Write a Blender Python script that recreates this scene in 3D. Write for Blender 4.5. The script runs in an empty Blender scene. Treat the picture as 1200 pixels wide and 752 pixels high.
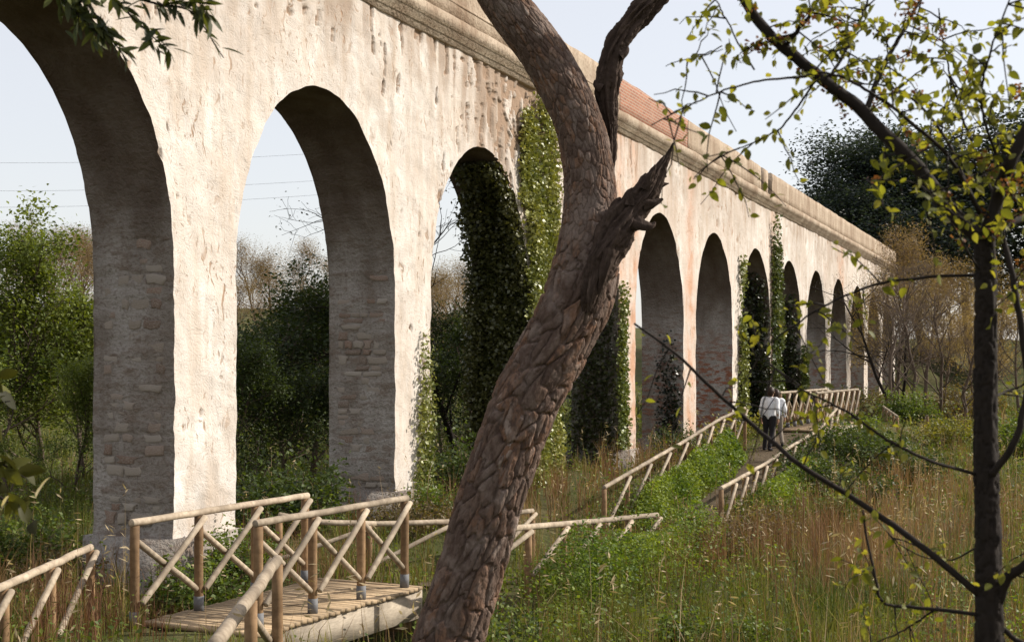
import bpy, math, random
import numpy as np
from mathutils import Vector, Matrix

R = math.radians
SC = bpy.context.scene
COL = SC.collection

# ------------------------------------------------------------------ camera, sky, sun, exposure
F, CX, HY = 1600.0, 600.0, 430.3          # focal length, centre column and horizon row, in photo pixels
EYE = 2.8
TH = math.atan2(1262.2 - CX, F)           # angle between the aqueduct and the view axis
ST, CT = math.sin(TH), math.cos(TH)
D0 = 11.4                                 # camera to facade plane

cam_d = bpy.data.cameras.new('camera'); cam = bpy.data.objects.new('camera', cam_d); COL.objects.link(cam)
cam.location = (0, 0, EYE); cam.rotation_euler = (R(90), 0, 0)
cam_d.sensor_width = 36.0; cam_d.lens = F / 1200 * 36; cam_d.shift_y = (HY - 376) / 1200
cam_d.clip_start = 0.05; cam_d.clip_end = 4000
cam_d.dof.use_dof = True; cam_d.dof.focus_distance = 19.0; cam_d.dof.aperture_fstop = 7.0
SC.camera = cam

SUN_AZ, SUN_EL = R(77), R(33)             # azimuth from view axis towards the right
world = bpy.data.worlds.new('World'); SC.world = world; world.use_nodes = True
wn = world.node_tree.nodes; wl = world.node_tree.links
bg = wn['Background']
sky = wn.new('ShaderNodeTexSky'); sky.sky_type = 'NISHITA'; sky.sun_disc = False
sky.sun_elevation = SUN_EL; sky.sun_rotation = SUN_AZ
sky.air_density = 1.0; sky.dust_density = 2.0; sky.ozone_density = 1.0
veil = wn.new('ShaderNodeMix'); veil.data_type = 'RGBA'; veil.inputs[0].default_value = 0.6   # thin even high cloud
veil.inputs[7].default_value = (5.7, 5.5, 5.45, 1); wl.new(sky.outputs[0], veil.inputs[6])
wl.new(veil.outputs[2], bg.inputs[0]); bg.inputs[1].default_value = 0.12
sun_d = bpy.data.lights.new('sun', 'SUN'); sun = bpy.data.objects.new('sun', sun_d); COL.objects.link(sun)
sun_d.energy = 4.0; sun_d.angle = R(0.53); sun_d.color = (1.0, 0.93, 0.83)
sd = Vector((math.sin(SUN_AZ) * math.cos(SUN_EL), math.cos(SUN_AZ) * math.cos(SUN_EL), math.sin(SUN_EL)))
sun.rotation_euler = sd.to_track_quat('Z', 'Y').to_euler(); sun.location = (30, 10, 30)
SC.view_settings.view_transform = 'Standard'; SC.view_settings.look = 'None'
SC.view_settings.exposure = 0.60; SC.view_settings.gamma = 1.0
SC.cycles.max_bounces = 6; SC.cycles.diffuse_bounces = 3; SC.cycles.transmission_bounces = 3; SC.cycles.glossy_bounces = 2
SC.cycles.use_denoising = True

# ------------------------------------------------------------------ helpers
rng = np.random.default_rng(7)
def px(x, y, Y):
    return np.array([(x - CX) * Y / F, Y, EYE + (HY - y) * Y / F])
def W(s, q, z):                            # s along wall, q behind the facade
    return np.array([s * ST - CT * (D0 + q), s * CT + ST * (D0 + q), z])
def fs(x):                                 # photo column -> s on facade front
    r = (x - CX) / F; k = D0 / (-r * CT + ST)
    return k * (r * ST + CT)
def fz(x, y):
    r = (x - CX) / F; k = D0 / (-r * CT + ST)
    return EYE + k * (HY - y) / F
def h2(ix, iy, seed):
    v = np.sin(ix * 127.1 + iy * 311.7 + seed * 74.7) * 43758.5453
    return v - np.floor(v)
def vn(x, y, seed=0):
    x = np.asarray(x, float); y = np.asarray(y, float)
    ix = np.floor(x); iy = np.floor(y); fx = x - ix; fy = y - iy
    fx = fx * fx * (3 - 2 * fx); fy = fy * fy * (3 - 2 * fy)
    a = h2(ix, iy, seed); b = h2(ix + 1, iy, seed); c = h2(ix, iy + 1, seed); d = h2(ix + 1, iy + 1, seed)
    return a + (b - a) * fx + (c - a) * fy + (a - b - c + d) * fx * fy
def fbm(x, y, seed=0, o=4):
    t = 0; a = .5; n = 0
    for i in range(o):
        t = t + a * vn(x, y, seed + i * 13); n += a; a *= .5; x, y = x * 1.75 - y * 1.03, x * 1.03 + y * 1.75
    return t / n
def pn(x, y, seed=0):                      # gradient noise, about -0.7..0.7
    x = np.asarray(x, float); y = np.asarray(y, float)
    ix = np.floor(x); iy = np.floor(y); fx = x - ix; fy = y - iy; u = fx ** 3 * (fx * (fx * 6 - 15) + 10); v = fy ** 3 * (fy * (fy * 6 - 15) + 10)
    def g(a, b, dx, dy):
        t = h2(a, b, seed) * 6.2832; return np.cos(t) * dx + np.sin(t) * dy
    n0 = g(ix, iy, fx, fy) * (1 - u) + g(ix + 1, iy, fx - 1, fy) * u; n1 = g(ix, iy + 1, fx, fy - 1) * (1 - u) + g(ix + 1, iy + 1, fx - 1, fy - 1) * u
    return n0 * (1 - v) + n1 * v
def pf(x, y, seed=0, o=3):
    t = 0; a = 1.
    for i in range(o):
        t = t + a * pn(x, y, seed + i * 17); a *= .5; x, y = x * 1.7 - y * 1.1, x * 1.1 + y * 1.7
    return t
def sm(a, b, x):
    t = np.clip((np.asarray(x, float) - a) / (b - a), 0, 1); return t * t * (3 - 2 * t)

def meshnp(name, V, Fs, tint=None, smooth=False, attrs=None):
    V = np.asarray(V, np.float32); me = bpy.data.meshes.new(name)
    Fs = [np.asarray(f, np.int32) for f in Fs if len(f)]
    me.vertices.add(len(V)); me.vertices.foreach_set('co', V.ravel())
    nl = sum(f.size for f in Fs); npoly = sum(len(f) for f in Fs)
    me.loops.add(nl); me.loops.foreach_set('vertex_index', np.concatenate([f.ravel() for f in Fs]))
    tot = np.concatenate([np.full(len(f), f.shape[1], np.int32) for f in Fs])
    st = np.concatenate([[0], np.cumsum(tot)[:-1]]).astype(np.int32)
    me.polygons.add(npoly); me.polygons.foreach_set('loop_start', st)
    if smooth: me.polygons.foreach_set('use_smooth', np.ones(npoly, bool))
    if tint is not None:
        c = np.ones((len(V), 4), np.float32); c[:, :3] = tint
        a = me.attributes.new('tint', 'FLOAT_COLOR', 'POINT'); a.data.foreach_set('color', c.ravel())
    for k, v in (attrs or {}).items():
        a = me.attributes.new(k, 'FLOAT', 'POINT'); a.data.foreach_set('value', np.asarray(v, np.float32))
    me.update(calc_edges=True); me.validate()
    return me
def obj(name, me, mat=None, parent=None, loc=None, rot=None):
    o = bpy.data.objects.new(name, me); COL.objects.link(o)
    if mat is not None and me is not None and not me.materials: me.materials.append(mat)
    if parent is not None: o.parent = parent
    if loc is not None: o.location = tuple(loc)
    if rot is not None: o.rotation_euler = rot
    return o
def tag(o, label=None, cat=None, group=None, kind=None):
    if label: o['label'] = label
    if cat: o['category'] = cat
    if group: o['group'] = group
    if kind: o['kind'] = kind
    return o
def thing(name, label, cat, loc=(0, 0, 0), rz=0, group=None):
    o = bpy.data.objects.new(name, None); COL.objects.link(o); o.empty_display_size = .3
    o.location = tuple(loc); o.rotation_euler = (0, 0, rz)
    return tag(o, label, cat, group)

class Geo:
    def __init__(s): s.V = []; s.F = {3: [], 4: []}; s.n = 0; s.T = []
    def add(s, V, F4=None, F3=None, tint=None):
        V = np.asarray(V, float)
        if F4 is not None and len(F4): s.F[4].append(np.asarray(F4) + s.n)
        if F3 is not None and len(F3): s.F[3].append(np.asarray(F3) + s.n)
        s.V.append(V); s.n += len(V)
        if tint is not None:
            t = np.asarray(tint, float); s.T.append(np.broadcast_to(t, (len(V), 3)))
    def mesh(s, name, smooth=False):
        Fs = [np.concatenate(s.F[k]) for k in (3, 4) if s.F[k]]
        return meshnp(name, np.concatenate(s.V), Fs, np.concatenate(s.T) if s.T else None, smooth)
    def build(s, name, mat, parent=None, smooth=False, loc=None):
        return obj(name, s.mesh(name, smooth), mat, parent, loc)

def frames(P):
    P = np.asarray(P, float); T = np.gradient(P, axis=0)
    T /= np.linalg.norm(T, axis=1)[:, None] + 1e-12
    a = np.array([0, 0, 1.]) if abs(T[0, 2]) < .9 else np.array([1., 0, 0])
    N = np.zeros_like(P); n = np.cross(T[0], a); n /= np.linalg.norm(n)
    for i in range(len(P)):
        n = n - T[i] * (n @ T[i]); n /= np.linalg.norm(n) + 1e-12; N[i] = n
    return T, N, np.cross(T, N)
def tube(P, r, k=8, cap=True):
    P = np.asarray(P, float); r = np.broadcast_to(np.asarray(r, float), (len(P),))
    T, N, B = frames(P)
    a = np.linspace(0, 2 * np.pi, k, endpoint=False)
    V = P[:, None] + r[:, None, None] * (N[:, None] * np.cos(a)[None, :, None] + B[:, None] * np.sin(a)[None, :, None])
    V = V.reshape(-1, 3); n = len(P)
    i = np.arange(n - 1)[:, None] * k; j = np.arange(k)[None]; j2 = (j + 1) % k
    Q = np.stack([i + j, i + j2, i + k + j2, i + k + j], -1).reshape(-1, 4)
    t3 = []
    if cap:
        V = np.concatenate([V, P[[0, -1]]]); c0 = n * k; jj = np.arange(k); jn = (jj + 1) % k
        t3 = np.concatenate([np.stack([np.full(k, c0), jn, jj], -1), np.stack([np.full(k, c0 + 1), (n - 1) * k + jj, (n - 1) * k + jn], -1)])
    return V, Q, t3
def spline(P, n, r=None):                  # Catmull-Rom resample
    P = np.asarray(P, float); m = len(P)
    E = np.vstack([2 * P[0] - P[1], P, 2 * P[-1] - P[-2]])
    t = np.linspace(0, m - 1 - 1e-9, n); i = t.astype(int); u = (t - i)[:, None]
    a, b, c, d = E[i], E[i + 1], E[i + 2], E[i + 3]
    out = .5 * (2 * b + (c - a) * u + (2 * a - 5 * b + 4 * c - d) * u ** 2 + (3 * b - a - 3 * c + d) * u ** 3)
    if r is None: return out
    return out, np.interp(t, np.arange(m), r)
def box(sx, sy, sz, c=(0, 0, 0), bev=0.0):
    x, y, z = sx / 2, sy / 2, sz / 2
    V = np.array([[a * x, b * y, d * z] for a in (-1, 1) for b in (-1, 1) for d in (-1, 1)], float) + np.array(c)
    return V, np.array([[0, 1, 3, 2], [4, 6, 7, 5], [0, 4, 5, 1], [2, 3, 7, 6], [0, 2, 6, 4], [1, 5, 7, 3]])
def rv(n, g=rng):
    v = g.normal(size=(n, 3)); return v / np.linalg.norm(v, axis=1)[:, None]
def leafgeo(geo, P, size, c1, c2, g=rng, asp=.55, flat=.35, fold=.25, tv=None):
    """diamond leaves with a folded midrib, spread at P"""
    n = len(P); size = np.broadcast_to(size, (n,))
    A = rv(n, g); A[:, 2] *= .6; A /= np.linalg.norm(A, axis=1)[:, None]
    Nn = rv(n, g); Nn[:, 2] = np.abs(Nn[:, 2]) + flat
    Nn -= A * (A * Nn).sum(1)[:, None]; Nn /= np.linalg.norm(Nn, axis=1)[:, None]
    B = np.cross(A, Nn); L = (size * .5)[:, None]; w = L * asp
    V = np.stack([P - A * L, P + B * w + Nn * w * fold - A * L * .15, P + A * L, P - B * w + Nn * w * fold - A * L * .15], 1).reshape(-1, 3)
    i = np.arange(n)[:, None] * 4
    Q3 = np.concatenate([i + np.array([[0, 1, 2]]), i + np.array([[0, 2, 3]])])
    t = g.random(n) if tv is None else np.clip(tv + g.normal(0, .22, n), 0, 1)
    c = (np.array(c1) * (1 - t[:, None]) + np.array(c2) * t[:, None]) * (0.75 + .5 * g.random((n, 1)))
    geo.add(V, None, Q3, np.repeat(c, 4, 0))

# ------------------------------------------------------------------ materials
def mat(name):
    m = bpy.data.materials.new(name); m.use_nodes = True
    nt = m.node_tree; return m, nt.nodes, nt.links, nt.nodes['Principled BSDF']
def mixc(N, L, fac, a, b, blend='MIX'):
    x = N.new('ShaderNodeMix'); x.data_type = 'RGBA'; x.blend_type = blend
    for sock, v in ((x.inputs[0], fac), (x.inputs[6], a), (x.inputs[7], b)):
        if hasattr(v, 'links'): L.new(v, sock)
        elif isinstance(v, (int, float)): sock.default_value = v
        else: sock.default_value = (*v, 1)
    return x.outputs[2]
def noise(N, L, scale, det=4, vec=None, rough=.55, w=None):
    n = N.new('ShaderNodeTexNoise'); n.inputs['Scale'].default_value = scale; n.inputs['Detail'].default_value = det; n.inputs['Roughness'].default_value = rough
    if vec is not None: L.new(vec, n.inputs['Vector'])
    return n.outputs['Fac']
def ramp(N, L, fac, a, b, ca=(0, 0, 0), cb=(1, 1, 1)):
    r = N.new('ShaderNodeValToRGB'); r.color_ramp.elements[0].position = a; r.color_ramp.elements[1].position = b
    r.color_ramp.elements[0].color = (*ca, 1); r.color_ramp.elements[1].color = (*cb, 1); L.new(fac, r.inputs[0]); return r.outputs[0]
def mapping(N, L, src, scale=(1, 1, 1), loc=(0, 0, 0)):
    m = N.new('ShaderNodeMapping'); m.inputs['Scale'].default_value = scale; m.inputs['Location'].default_value = loc; L.new(src, m.inputs[0]); return m.outputs[0]
def bump(N, L, P, h, st=.5, dist=.02):
    b = N.new('ShaderNodeBump'); b.inputs['Strength'].default_value = st; b.inputs['Distance'].default_value = dist
    L.new(h, b.inputs['Height']); L.new(b.outputs[0], P.inputs['Normal']); return b
def coord(N, k='Object'): return N.new('ShaderNodeTexCoord').outputs[k]
def attr(N, n, out='Color'):
    a = N.new('ShaderNodeAttribute'); a.attribute_name = n; return a.outputs[out]

def leaf_mat(name, trans=.35, tr_col=(1.5, 1.45, .45), rough=.55, spec=.25):
    m, N, L, P = mat(name); c = attr(N, 'tint'); L.new(c, P.inputs['Base Color']); P.inputs['Roughness'].default_value = rough
    P.inputs['Specular IOR Level'].default_value = spec
    t = N.new('ShaderNodeBsdfTranslucent'); L.new(mixc(N, L, 1.0, c, tr_col, 'MULTIPLY'), t.inputs[0])
    x = N.new('ShaderNodeMixShader'); x.inputs[0].default_value = trans
    L.new(P.outputs[0], x.inputs[1]); L.new(t.outputs[0], x.inputs[2]); L.new(x.outputs[0], N['Material Output'].inputs[0]); return m
M = {}
M['leaf'] = leaf_mat('foliage_leaves')
M['leafglow'] = leaf_mat('thin_spring_leaves', .5, (1.9, 1.75, .55))
M['ivy'] = leaf_mat('ivy_leaves', .15, rough=.4, spec=.5)
M['grass'] = leaf_mat('grass_blades', .3, (1.2, 1.15, .6), rough=.7, spec=.15)

def wood_mat(name, c1, c2, axis=(1, 1, 1), rough=.75, sc=1.0):
    m, N, L, P = mat(name); co = coord(N, 'Object'); v = mapping(N, L, co, axis)
    f = noise(N, L, 14 * sc, 5, v); g = noise(N, L, 2.2, 3, co)
    oi = N.new('ShaderNodeObjectInfo').outputs['Random']
    c = mixc(N, L, ramp(N, L, f, .3, .72), c1, c2)
    c = mixc(N, L, ramp(N, L, g, .45, .75), c, tuple(.62 * x for x in c1))
    h = N.new('ShaderNodeHueSaturation'); L.new(c, h.inputs['Color'])
    mr = N.new('ShaderNodeMapRange'); mr.inputs[3].default_value = .75; mr.inputs[4].default_value = 1.2; L.new(oi, mr.inputs[0]); L.new(mr.outputs[0], h.inputs['Value'])
    L.new(h.outputs[0], P.inputs['Base Color']); P.inputs['Roughness'].default_value = rough
    P.inputs['Specular IOR Level'].default_value = .2; bump(N, L, P, f, .5, .008); return m
M['rail'] = wood_mat('bleached_pole_wood', (.25, .195, .14), (.45, .375, .28))
M['post'] = wood_mat('brown_post_wood', (.17, .10, .05), (.30, .19, .10))
M['plank'] = wood_mat('deck_plank_wood', (.31, .22, .13), (.44, .33, .21))
M['beam'] = wood_mat('pale_beam_wood', (.31, .26, .20), (.46, .39, .30), (1, 1, 4))
def plain(name, c, rough=.7, metal=0, nz=0.0, sc=20):
    m, N, L, P = mat(name); P.inputs['Roughness'].default_value = rough; P.inputs['Metallic'].default_value = metal
    f = noise(N, L, sc, 4, coord(N)); L.new(mixc(N, L, f, tuple(x * (1 - nz) for x in c), tuple(x * (1 + nz) for x in c)), P.inputs['Base Color'])
    P.inputs['Specular IOR Level'].default_value = .25
    return m
M['shoe'] = plain('galvanised_steel', (.15, .15, .155), .7, .1, .2)
M['wire'] = plain('cable_grey', (.12, .12, .13), .6)
M['skin'] = plain('skin', (.42, .24, .16), .5, 0, .1)
M['hair'] = plain('brown_hair', (.03, .015, .009), .5, 0, .4, 80)
M['shirt'] = plain('white_cotton', (.74, .74, .76), .85, 0, .06, 8)
M['dark'] = plain('dark_trousers', (.018, .016, .018), .85, 0, .2)
M['greyt'] = plain('grey_brown_trousers', (.20, .165, .13), .85, 0, .2)
M['strapm'] = plain('grey_strap', (.12, .12, .14), .8, 0, .1)

def plaster_mat():
    m, N, L, P = mat('pitted_plaster'); co = coord(N, 'Object')
    pe = attr(N, 'peel', 'Fac'); red = attr(N, 'red', 'Fac'); soot = attr(N, 'stain', 'Fac')
    wv = N.new('ShaderNodeVectorMath'); wv.operation = 'MULTIPLY_ADD'; nw = N.new('ShaderNodeTexNoise'); nw.inputs['Scale'].default_value = 2.5; L.new(co, nw.inputs['Vector'])
    L.new(nw.outputs['Color'], wv.inputs[0]); wv.inputs[1].default_value = (.35, .2, .35); L.new(co, wv.inputs[2]); cw = wv.outputs[0]
    n1 = noise(N, L, 1.5, 6, cw); n3 = noise(N, L, .45, 3, co); st = noise(N, L, 3.0, 5, mapping(N, L, co, (1, 1, .16)), .6)
    d1 = noise(N, L, 5.0, 3, mapping(N, L, cw, (1.5, 1, .5)), .5); d2 = noise(N, L, 13.0, 3, mapping(N, L, cw, (1.4, 1, .55), (3, 0, 7)), .55); d3 = noise(N, L, 30, 3, cw, .6)
    big = noise(N, L, .7, 3, mapping(N, L, co, (1, 1, .8), (11, 0, 3)))
    p1 = ramp(N, L, d1, .635, .69); p2 = ramp(N, L, d2, .615, .68)
    mx = N.new('ShaderNodeMath'); mx.operation = 'MAXIMUM'; L.new(p1, mx.inputs[0]); L.new(p2, mx.inputs[1])
    gate = N.new('ShaderNodeMath'); gate.operation = 'MULTIPLY'; L.new(mx.outputs[0], gate.inputs[0]); L.new(ramp(N, L, big, .40, .62, (.15, .15, .15)), gate.inputs[1]); pit = gate.outputs[0]
    c = mixc(N, L, ramp(N, L, n1, .35, .65), (.49, .435, .38), (.67, .64, .60))
    c = mixc(N, L, ramp(N, L, n3, .42, .62), c, (.56, .505, .45))
    c = mixc(N, L, ramp(N, L, st, .46, .70, (0, 0, 0), (.8, .8, .8)), c, (.45, .37, .295))
    c = mixc(N, L, ramp(N, L, d3, .52, .72, (0, 0, 0), (.6, .6, .6)), c, (.50, .415, .33))
    c = mixc(N, L, soot, c, (.27, .195, .14))
    c = mixc(N, L, pit, c, (.30, .20, .13))
    c = mixc(N, L, pe, c, (.29, .205, .145))
    rm = N.new('ShaderNodeMath'); rm.operation = 'MULTIPLY'; L.new(red, rm.inputs[0]); L.new(ramp(N, L, n1, .3, .62), rm.inputs[1])
    c = mixc(N, L, rm.outputs[0], c, (.46, .25, .15))
    L.new(c, P.inputs['Base Color']); P.inputs['Roughness'].default_value = .92; P.inputs['Specular IOR Level'].default_value = .1
    a = N.new('ShaderNodeMath'); a.operation = 'MULTIPLY_ADD'; L.new(pit, a.inputs[0]); a.inputs[1].default_value = -.7
    crs = noise(N, L, 2.6, 3, mapping(N, L, cw, (1, 1, 2.4)), .5); a2 = N.new('ShaderNodeMath'); a2.operation = 'MULTIPLY_ADD'; L.new(crs, a2.inputs[0]); a2.inputs[1].default_value = 1.3; L.new(d3, a2.inputs[2]); L.new(a2.outputs[0], a.inputs[2])
    bump(N, L, P, a.outputs[0], .6, .025); return m
M['plaster'] = plaster_mat()
def jamb_mat():
    m, N, L, P = mat('grey_jamb_mortar'); co = coord(N, 'Object')
    v = mapping(N, L, co, (1, 1, .3)); n1 = noise(N, L, 1.6, 6, v, .6); n2 = noise(N, L, 18, 5, co, .6); n3 = noise(N, L, .9, 4, co)
    cs = noise(N, L, 3.2, 4, mapping(N, L, co, (1, 1, 2.6)), .6)                       # uneven stone courses
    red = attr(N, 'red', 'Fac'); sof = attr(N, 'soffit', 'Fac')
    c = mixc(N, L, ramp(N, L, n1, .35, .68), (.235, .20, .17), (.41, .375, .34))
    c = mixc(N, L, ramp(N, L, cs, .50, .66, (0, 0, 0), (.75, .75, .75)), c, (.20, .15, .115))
    c = mixc(N, L, sof, c, mixc(N, L, ramp(N, L, n1, .4, .7), (.085, .058, .042), (.15, .115, .09)))  # dark brick tone above the springing, with the soffit's shade painted in
    rm = N.new('ShaderNodeMath'); rm.operation = 'MULTIPLY'; L.new(red, rm.inputs[0]); L.new(ramp(N, L, cs, .46, .58), rm.inputs[1])
    c = mixc(N, L, rm.outputs[0], c, (.27, .10, .055))
    c = mixc(N, L, ramp(N, L, n2, .52, .8), c, (.14, .10, .078))
    L.new(c, P.inputs['Base Color']); P.inputs['Roughness'].default_value = .95; P.inputs['Specular IOR Level'].default_value = .1
    a = N.new('ShaderNodeMath'); a.operation = 'ADD'; L.new(n2, a.inputs[0]); L.new(cs, a.inputs[1]); bump(N, L, P, a.outputs[0], 1.0, .05); return m
M['jamb'] = jamb_mat()
def stone_mat():
    m, N, L, P = mat('rubble_stone'); co = coord(N, 'Object'); oi = N.new('ShaderNodeObjectInfo').outputs['Random']
    n2 = noise(N, L, 9, 5, co, .65); r = N.new('ShaderNodeValToRGB'); L.new(oi, r.inputs[0])
    e = r.color_ramp.elements; e[0].color = (.33, .285, .24, 1); e[1].color = (.15, .105, .078, 1); e[0].position = 0; e[1].position = 1
    for p_, c_ in ((.3, (.25, .20, .155)), (.55, (.37, .325, .275)), (.78, (.22, .13, .088))):
        x = e.new(p_); x.color = (*c_, 1)
    c = mixc(N, L, ramp(N, L, n2, .42, .75), r.outputs[0], (.33, .285, .24))
    L.new(c, P.inputs['Base Color']); P.inputs['Roughness'].default_value = .95; bump(N, L, P, n2, .7, .02); return m
M['stone'] = stone_mat()
def cornice_mat():
    m, N, L, P = mat('weathered_cornice'); co = coord(N, 'Object'); v = mapping(N, L, co, (1.2, 1, .35))
    n1 = noise(N, L, 1.3, 6, v, .6); n2 = noise(N, L, 12, 5, co, .6)
    c = mixc(N, L, ramp(N, L, n1, .38, .68), (.44, .36, .275), (.25, .18, .125)); c = mixc(N, L, ramp(N, L, n2, .5, .8), c, (.20, .145, .105))
    L.new(c, P.inputs['Base Color']); P.inputs['Roughness'].default_value = .92; P.inputs['Specular IOR Level'].default_value = .1; bump(N, L, P, n2, .9, .04); return m
M['cornice'] = cornice_mat()
def brick_mat():
    m, N, L, P = mat('red_brick_courses'); co = coord(N, 'Object')
    s = N.new('ShaderNodeSeparateXYZ'); L.new(co, s.inputs[0]); cb = N.new('ShaderNodeCombineXYZ'); L.new(s.outputs[0], cb.inputs[0]); L.new(s.outputs[2], cb.inputs[1])
    b = N.new('ShaderNodeTexBrick'); L.new(cb.outputs[0], b.inputs[0]); b.inputs['Scale'].default_value = 1; b.inputs['Brick Width'].default_value = .27; b.inputs['Row Height'].default_value = .085
    b.inputs['Mortar Size'].default_value = .013; b.inputs['Color1'].default_value = (.34, .14, .078, 1); b.inputs['Color2'].default_value = (.25, .10, .06, 1); b.inputs['Mortar'].default_value = (.36, .27, .20, 1)
    n = noise(N, L, 2.2, 5, co); c = mixc(N, L, ramp(N, L, n, .58, .85), b.outputs[0], (.38, .26, .185))
    L.new(c, P.inputs['Base Color']); P.inputs['Roughness'].default_value = .9; bb = bump(N, L, P, b.outputs[1], .8, .02); bb.invert = True; return m
M['brick'] = brick_mat()
def ground_mat(name, a, b, c3, sc=1.0):
    m, N, L, P = mat(name); co = coord(N, 'Object'); n1 = noise(N, L, .35 * sc, 6, co); n2 = noise(N, L, 6 * sc, 6, co, .7)
    c = mixc(N, L, ramp(N, L, n1, .4, .62), a, b); c = mixc(N, L, ramp(N, L, n2, .45, .7), c, c3)
    L.new(c, P.inputs['Base Color']); P.inputs['Roughness'].default_value = 1; P.inputs['Specular IOR Level'].default_value = .05; bump(N, L, P, n2, 1, .08); return m
M['ground'] = ground_mat('grassy_earth', (.075, .085, .03), (.12, .10, .05), (.05, .055, .02))
M['path'] = ground_mat('dirt_path', (.115, .085, .058), (.15, .115, .08), (.07, .06, .035), 2)
def bark_mat(name, cols, sc=1.0):
    m, N, L, P = mat(name); co = coord(N, 'Object'); t = attr(N, 'tint', 'Fac')
    r = N.new('ShaderNodeValToRGB'); L.new(t, r.inputs[0]); e = r.color_ramp.elements; e[0].color = (*cols[0], 1); e[1].color = (*cols[-1], 1)
    for i, c in enumerate(cols[1:-1]): x = e.new((i + 1) / (len(cols) - 1)); x.color = (*c, 1)
    n = noise(N, L, 26 * sc, 6, mapping(N, L, co, (1, 1, .4)), .65); n5 = noise(N, L, 5 * sc, 4, co); c = mixc(N, L, ramp(N, L, n, .46, .62), r.outputs[0], cols[1]); c = mixc(N, L, ramp(N, L, n5, .5, .66, (0, 0, 0), (.7, .7, .7)), c, cols[0])
    L.new(c, P.inputs['Base Color']); P.inputs['Roughness'].default_value = .9; P.inputs['Specular IOR Level'].default_value = .15; bump(N, L, P, n, 1.0, .03); return m
M['bark'] = bark_mat('pine_bark', [(.215, .165, .138), (.085, .055, .042), (.14, .098, .076), (.175, .095, .058), (.29, .235, .20)])
M['dead'] = bark_mat('dead_limb_wood', [(.085, .058, .044), (.045, .03, .023), (.14, .10, .078)])
M['twig'] = plain('dark_twig_bark', (.017, .012, .009), .9, 0, .6, 30)
M['branch'] = plain('grey_brown_bark', (.11, .08, .06), .9, 0, .35, 12)

# ------------------------------------------------------------------ terrain
def sq(x, y):
    s = x * ST + y * CT; q = D0 - (-x * CT + y * ST)   # q > 0 in front of the facade
    return s, q
PS = [-60, 6, 11, 12.4, 12.9, 15.7, 16.1, 17, 20, 25, 32, 38.8, 42.2, 42.9, 49.5, 50.4, 60, 200]
PZ = [.3, .3, .02, -.06, -.95, -.95, -.08, -.25, -.5, -.42, 0, .45, .78, -.6, -.6, .7, .5, .4]
def PC(s): return np.interp(s, [12, 15.7, 20, 26, 32, 38, 42.4, 50], [2.7, 2.75, 3.9, 4.4, 4.0, 3.4, 3.45, 3.45])   # distance of the path from the wall
def gz(x, y):
    x = np.asarray(x, float); y = np.asarray(y, float); s, q = sq(x, y)
    base = -.3 - .35 * sm(8, 18, q) * sm(16, 30, s) + .22 * (fbm(x * .35, y * .35, 3) - .5) + .5 * (fbm(x * .06, y * .06, 9) - .5) * sm(20, 60, y)
    base = base + .42 * np.exp(-(q / 2.4) ** 2) * sm(14, 24, s)
    base = base + 3.2 * sm(14, 60, -q) + 1.2 * sm(40, 120, y) + 5 * sm(72, 150, y)
    hp = np.interp(s, PS, PZ); w = np.exp(-np.abs((q - PC(s)) / 2.1) ** 4)
    g = base * (1 - w) + hp * w
    return g + 1.4 * np.exp(-(x * x + y * y) / 42)
def axis_(lo, hi, st, far, n=26):
    a = np.arange(lo, hi, st); e = np.geomspace(st, far, n)
    return np.concatenate([lo - np.cumsum(e)[::-1] * 1.0, a, hi + np.cumsum(e)])
gx = axis_(-16, 30, .3, 160); gy = axis_(-6, 66, .3, 220)
XX, YY = np.meshgrid(gx, gy, indexing='ij'); ZZ = gz(XX, YY)
nx, ny = XX.shape
ii, jj = np.meshgrid(np.arange(nx - 1), np.arange(ny - 1), indexing='ij'); b_ = (ii * ny + jj).ravel()
gnd = obj('ground', meshnp('ground', np.stack([XX, YY, ZZ], -1).reshape(-1, 3), [np.stack([b_, b_ + ny, b_ + ny + 1, b_ + 1], -1)], smooth=True), M['ground'])
tag(gnd, 'rough grassy ground sloping away below the aqueduct', 'ground', kind='structure')
ps = np.arange(15.75, 42.2, .2); cr = np.linspace(-.42, .42, 9)
V = []
for s_ in ps:
    for c_ in cr:
        p = W(s_, -(float(PC(s_)) + c_ * (1 + .25 * (vn(s_ * .8, c_, 5) - .5)) + .1 * math.sin(s_ * .6)), 0); p[2] = gz(p[0], p[1]) + .03 - .02 * abs(c_); V.append(p)
k_ = len(cr); b_ = (np.arange(len(ps) - 1)[:, None] * k_ + np.arange(k_ - 1)[None]).ravel()
tag(obj('path', meshnp('path', V, [np.stack([b_, b_ + 1, b_ + k_ + 1, b_ + k_], -1)], smooth=True), M['path']), 'trodden dirt path climbing to the far footbridge', 'path', kind='structure')

# ------------------------------------------------------------------ aqueduct
S0, BAY, SPAN, ZS, RISE, TT, ZC = .0, 6.52, 5.04, EYE + 1.35, 3.21, 1.33, EYE + 6.36
S0 = 16.91
K0, K1 = -1, 12
aq = thing('aqueduct', 'long pale plastered aqueduct with a row of tall round arches', 'aqueduct', W(0, 0, 0), math.pi / 2 - TH)
def peel(s, z):
    sw = s + .10 * pn(s * 1.6, z * 1.3, 20); zw = z + .25 * pn(s * 2.3, z * .9, 24)
    streak = pn(sw * 4.2, zw * 1.25, 21) + .65 * pn(sw * 7.5, zw * 2.6, 22) + .35 * pn(s * 9, z * 7, 25)
    big = pf(s * .45, z * .4, 23)
    zone = .86 * np.exp(-((s - 28.8) / 3.4) ** 2) * sm(5.0, 8.2, z) + .16 * sm(7.2, 9.0, z) + .10 * np.exp(-((s - 22) / 3) ** 2) * sm(6, 8.6, z)
    thr = .66 - .30 * big - zone
    return sm(thr, thr + .09, streak)
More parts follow.
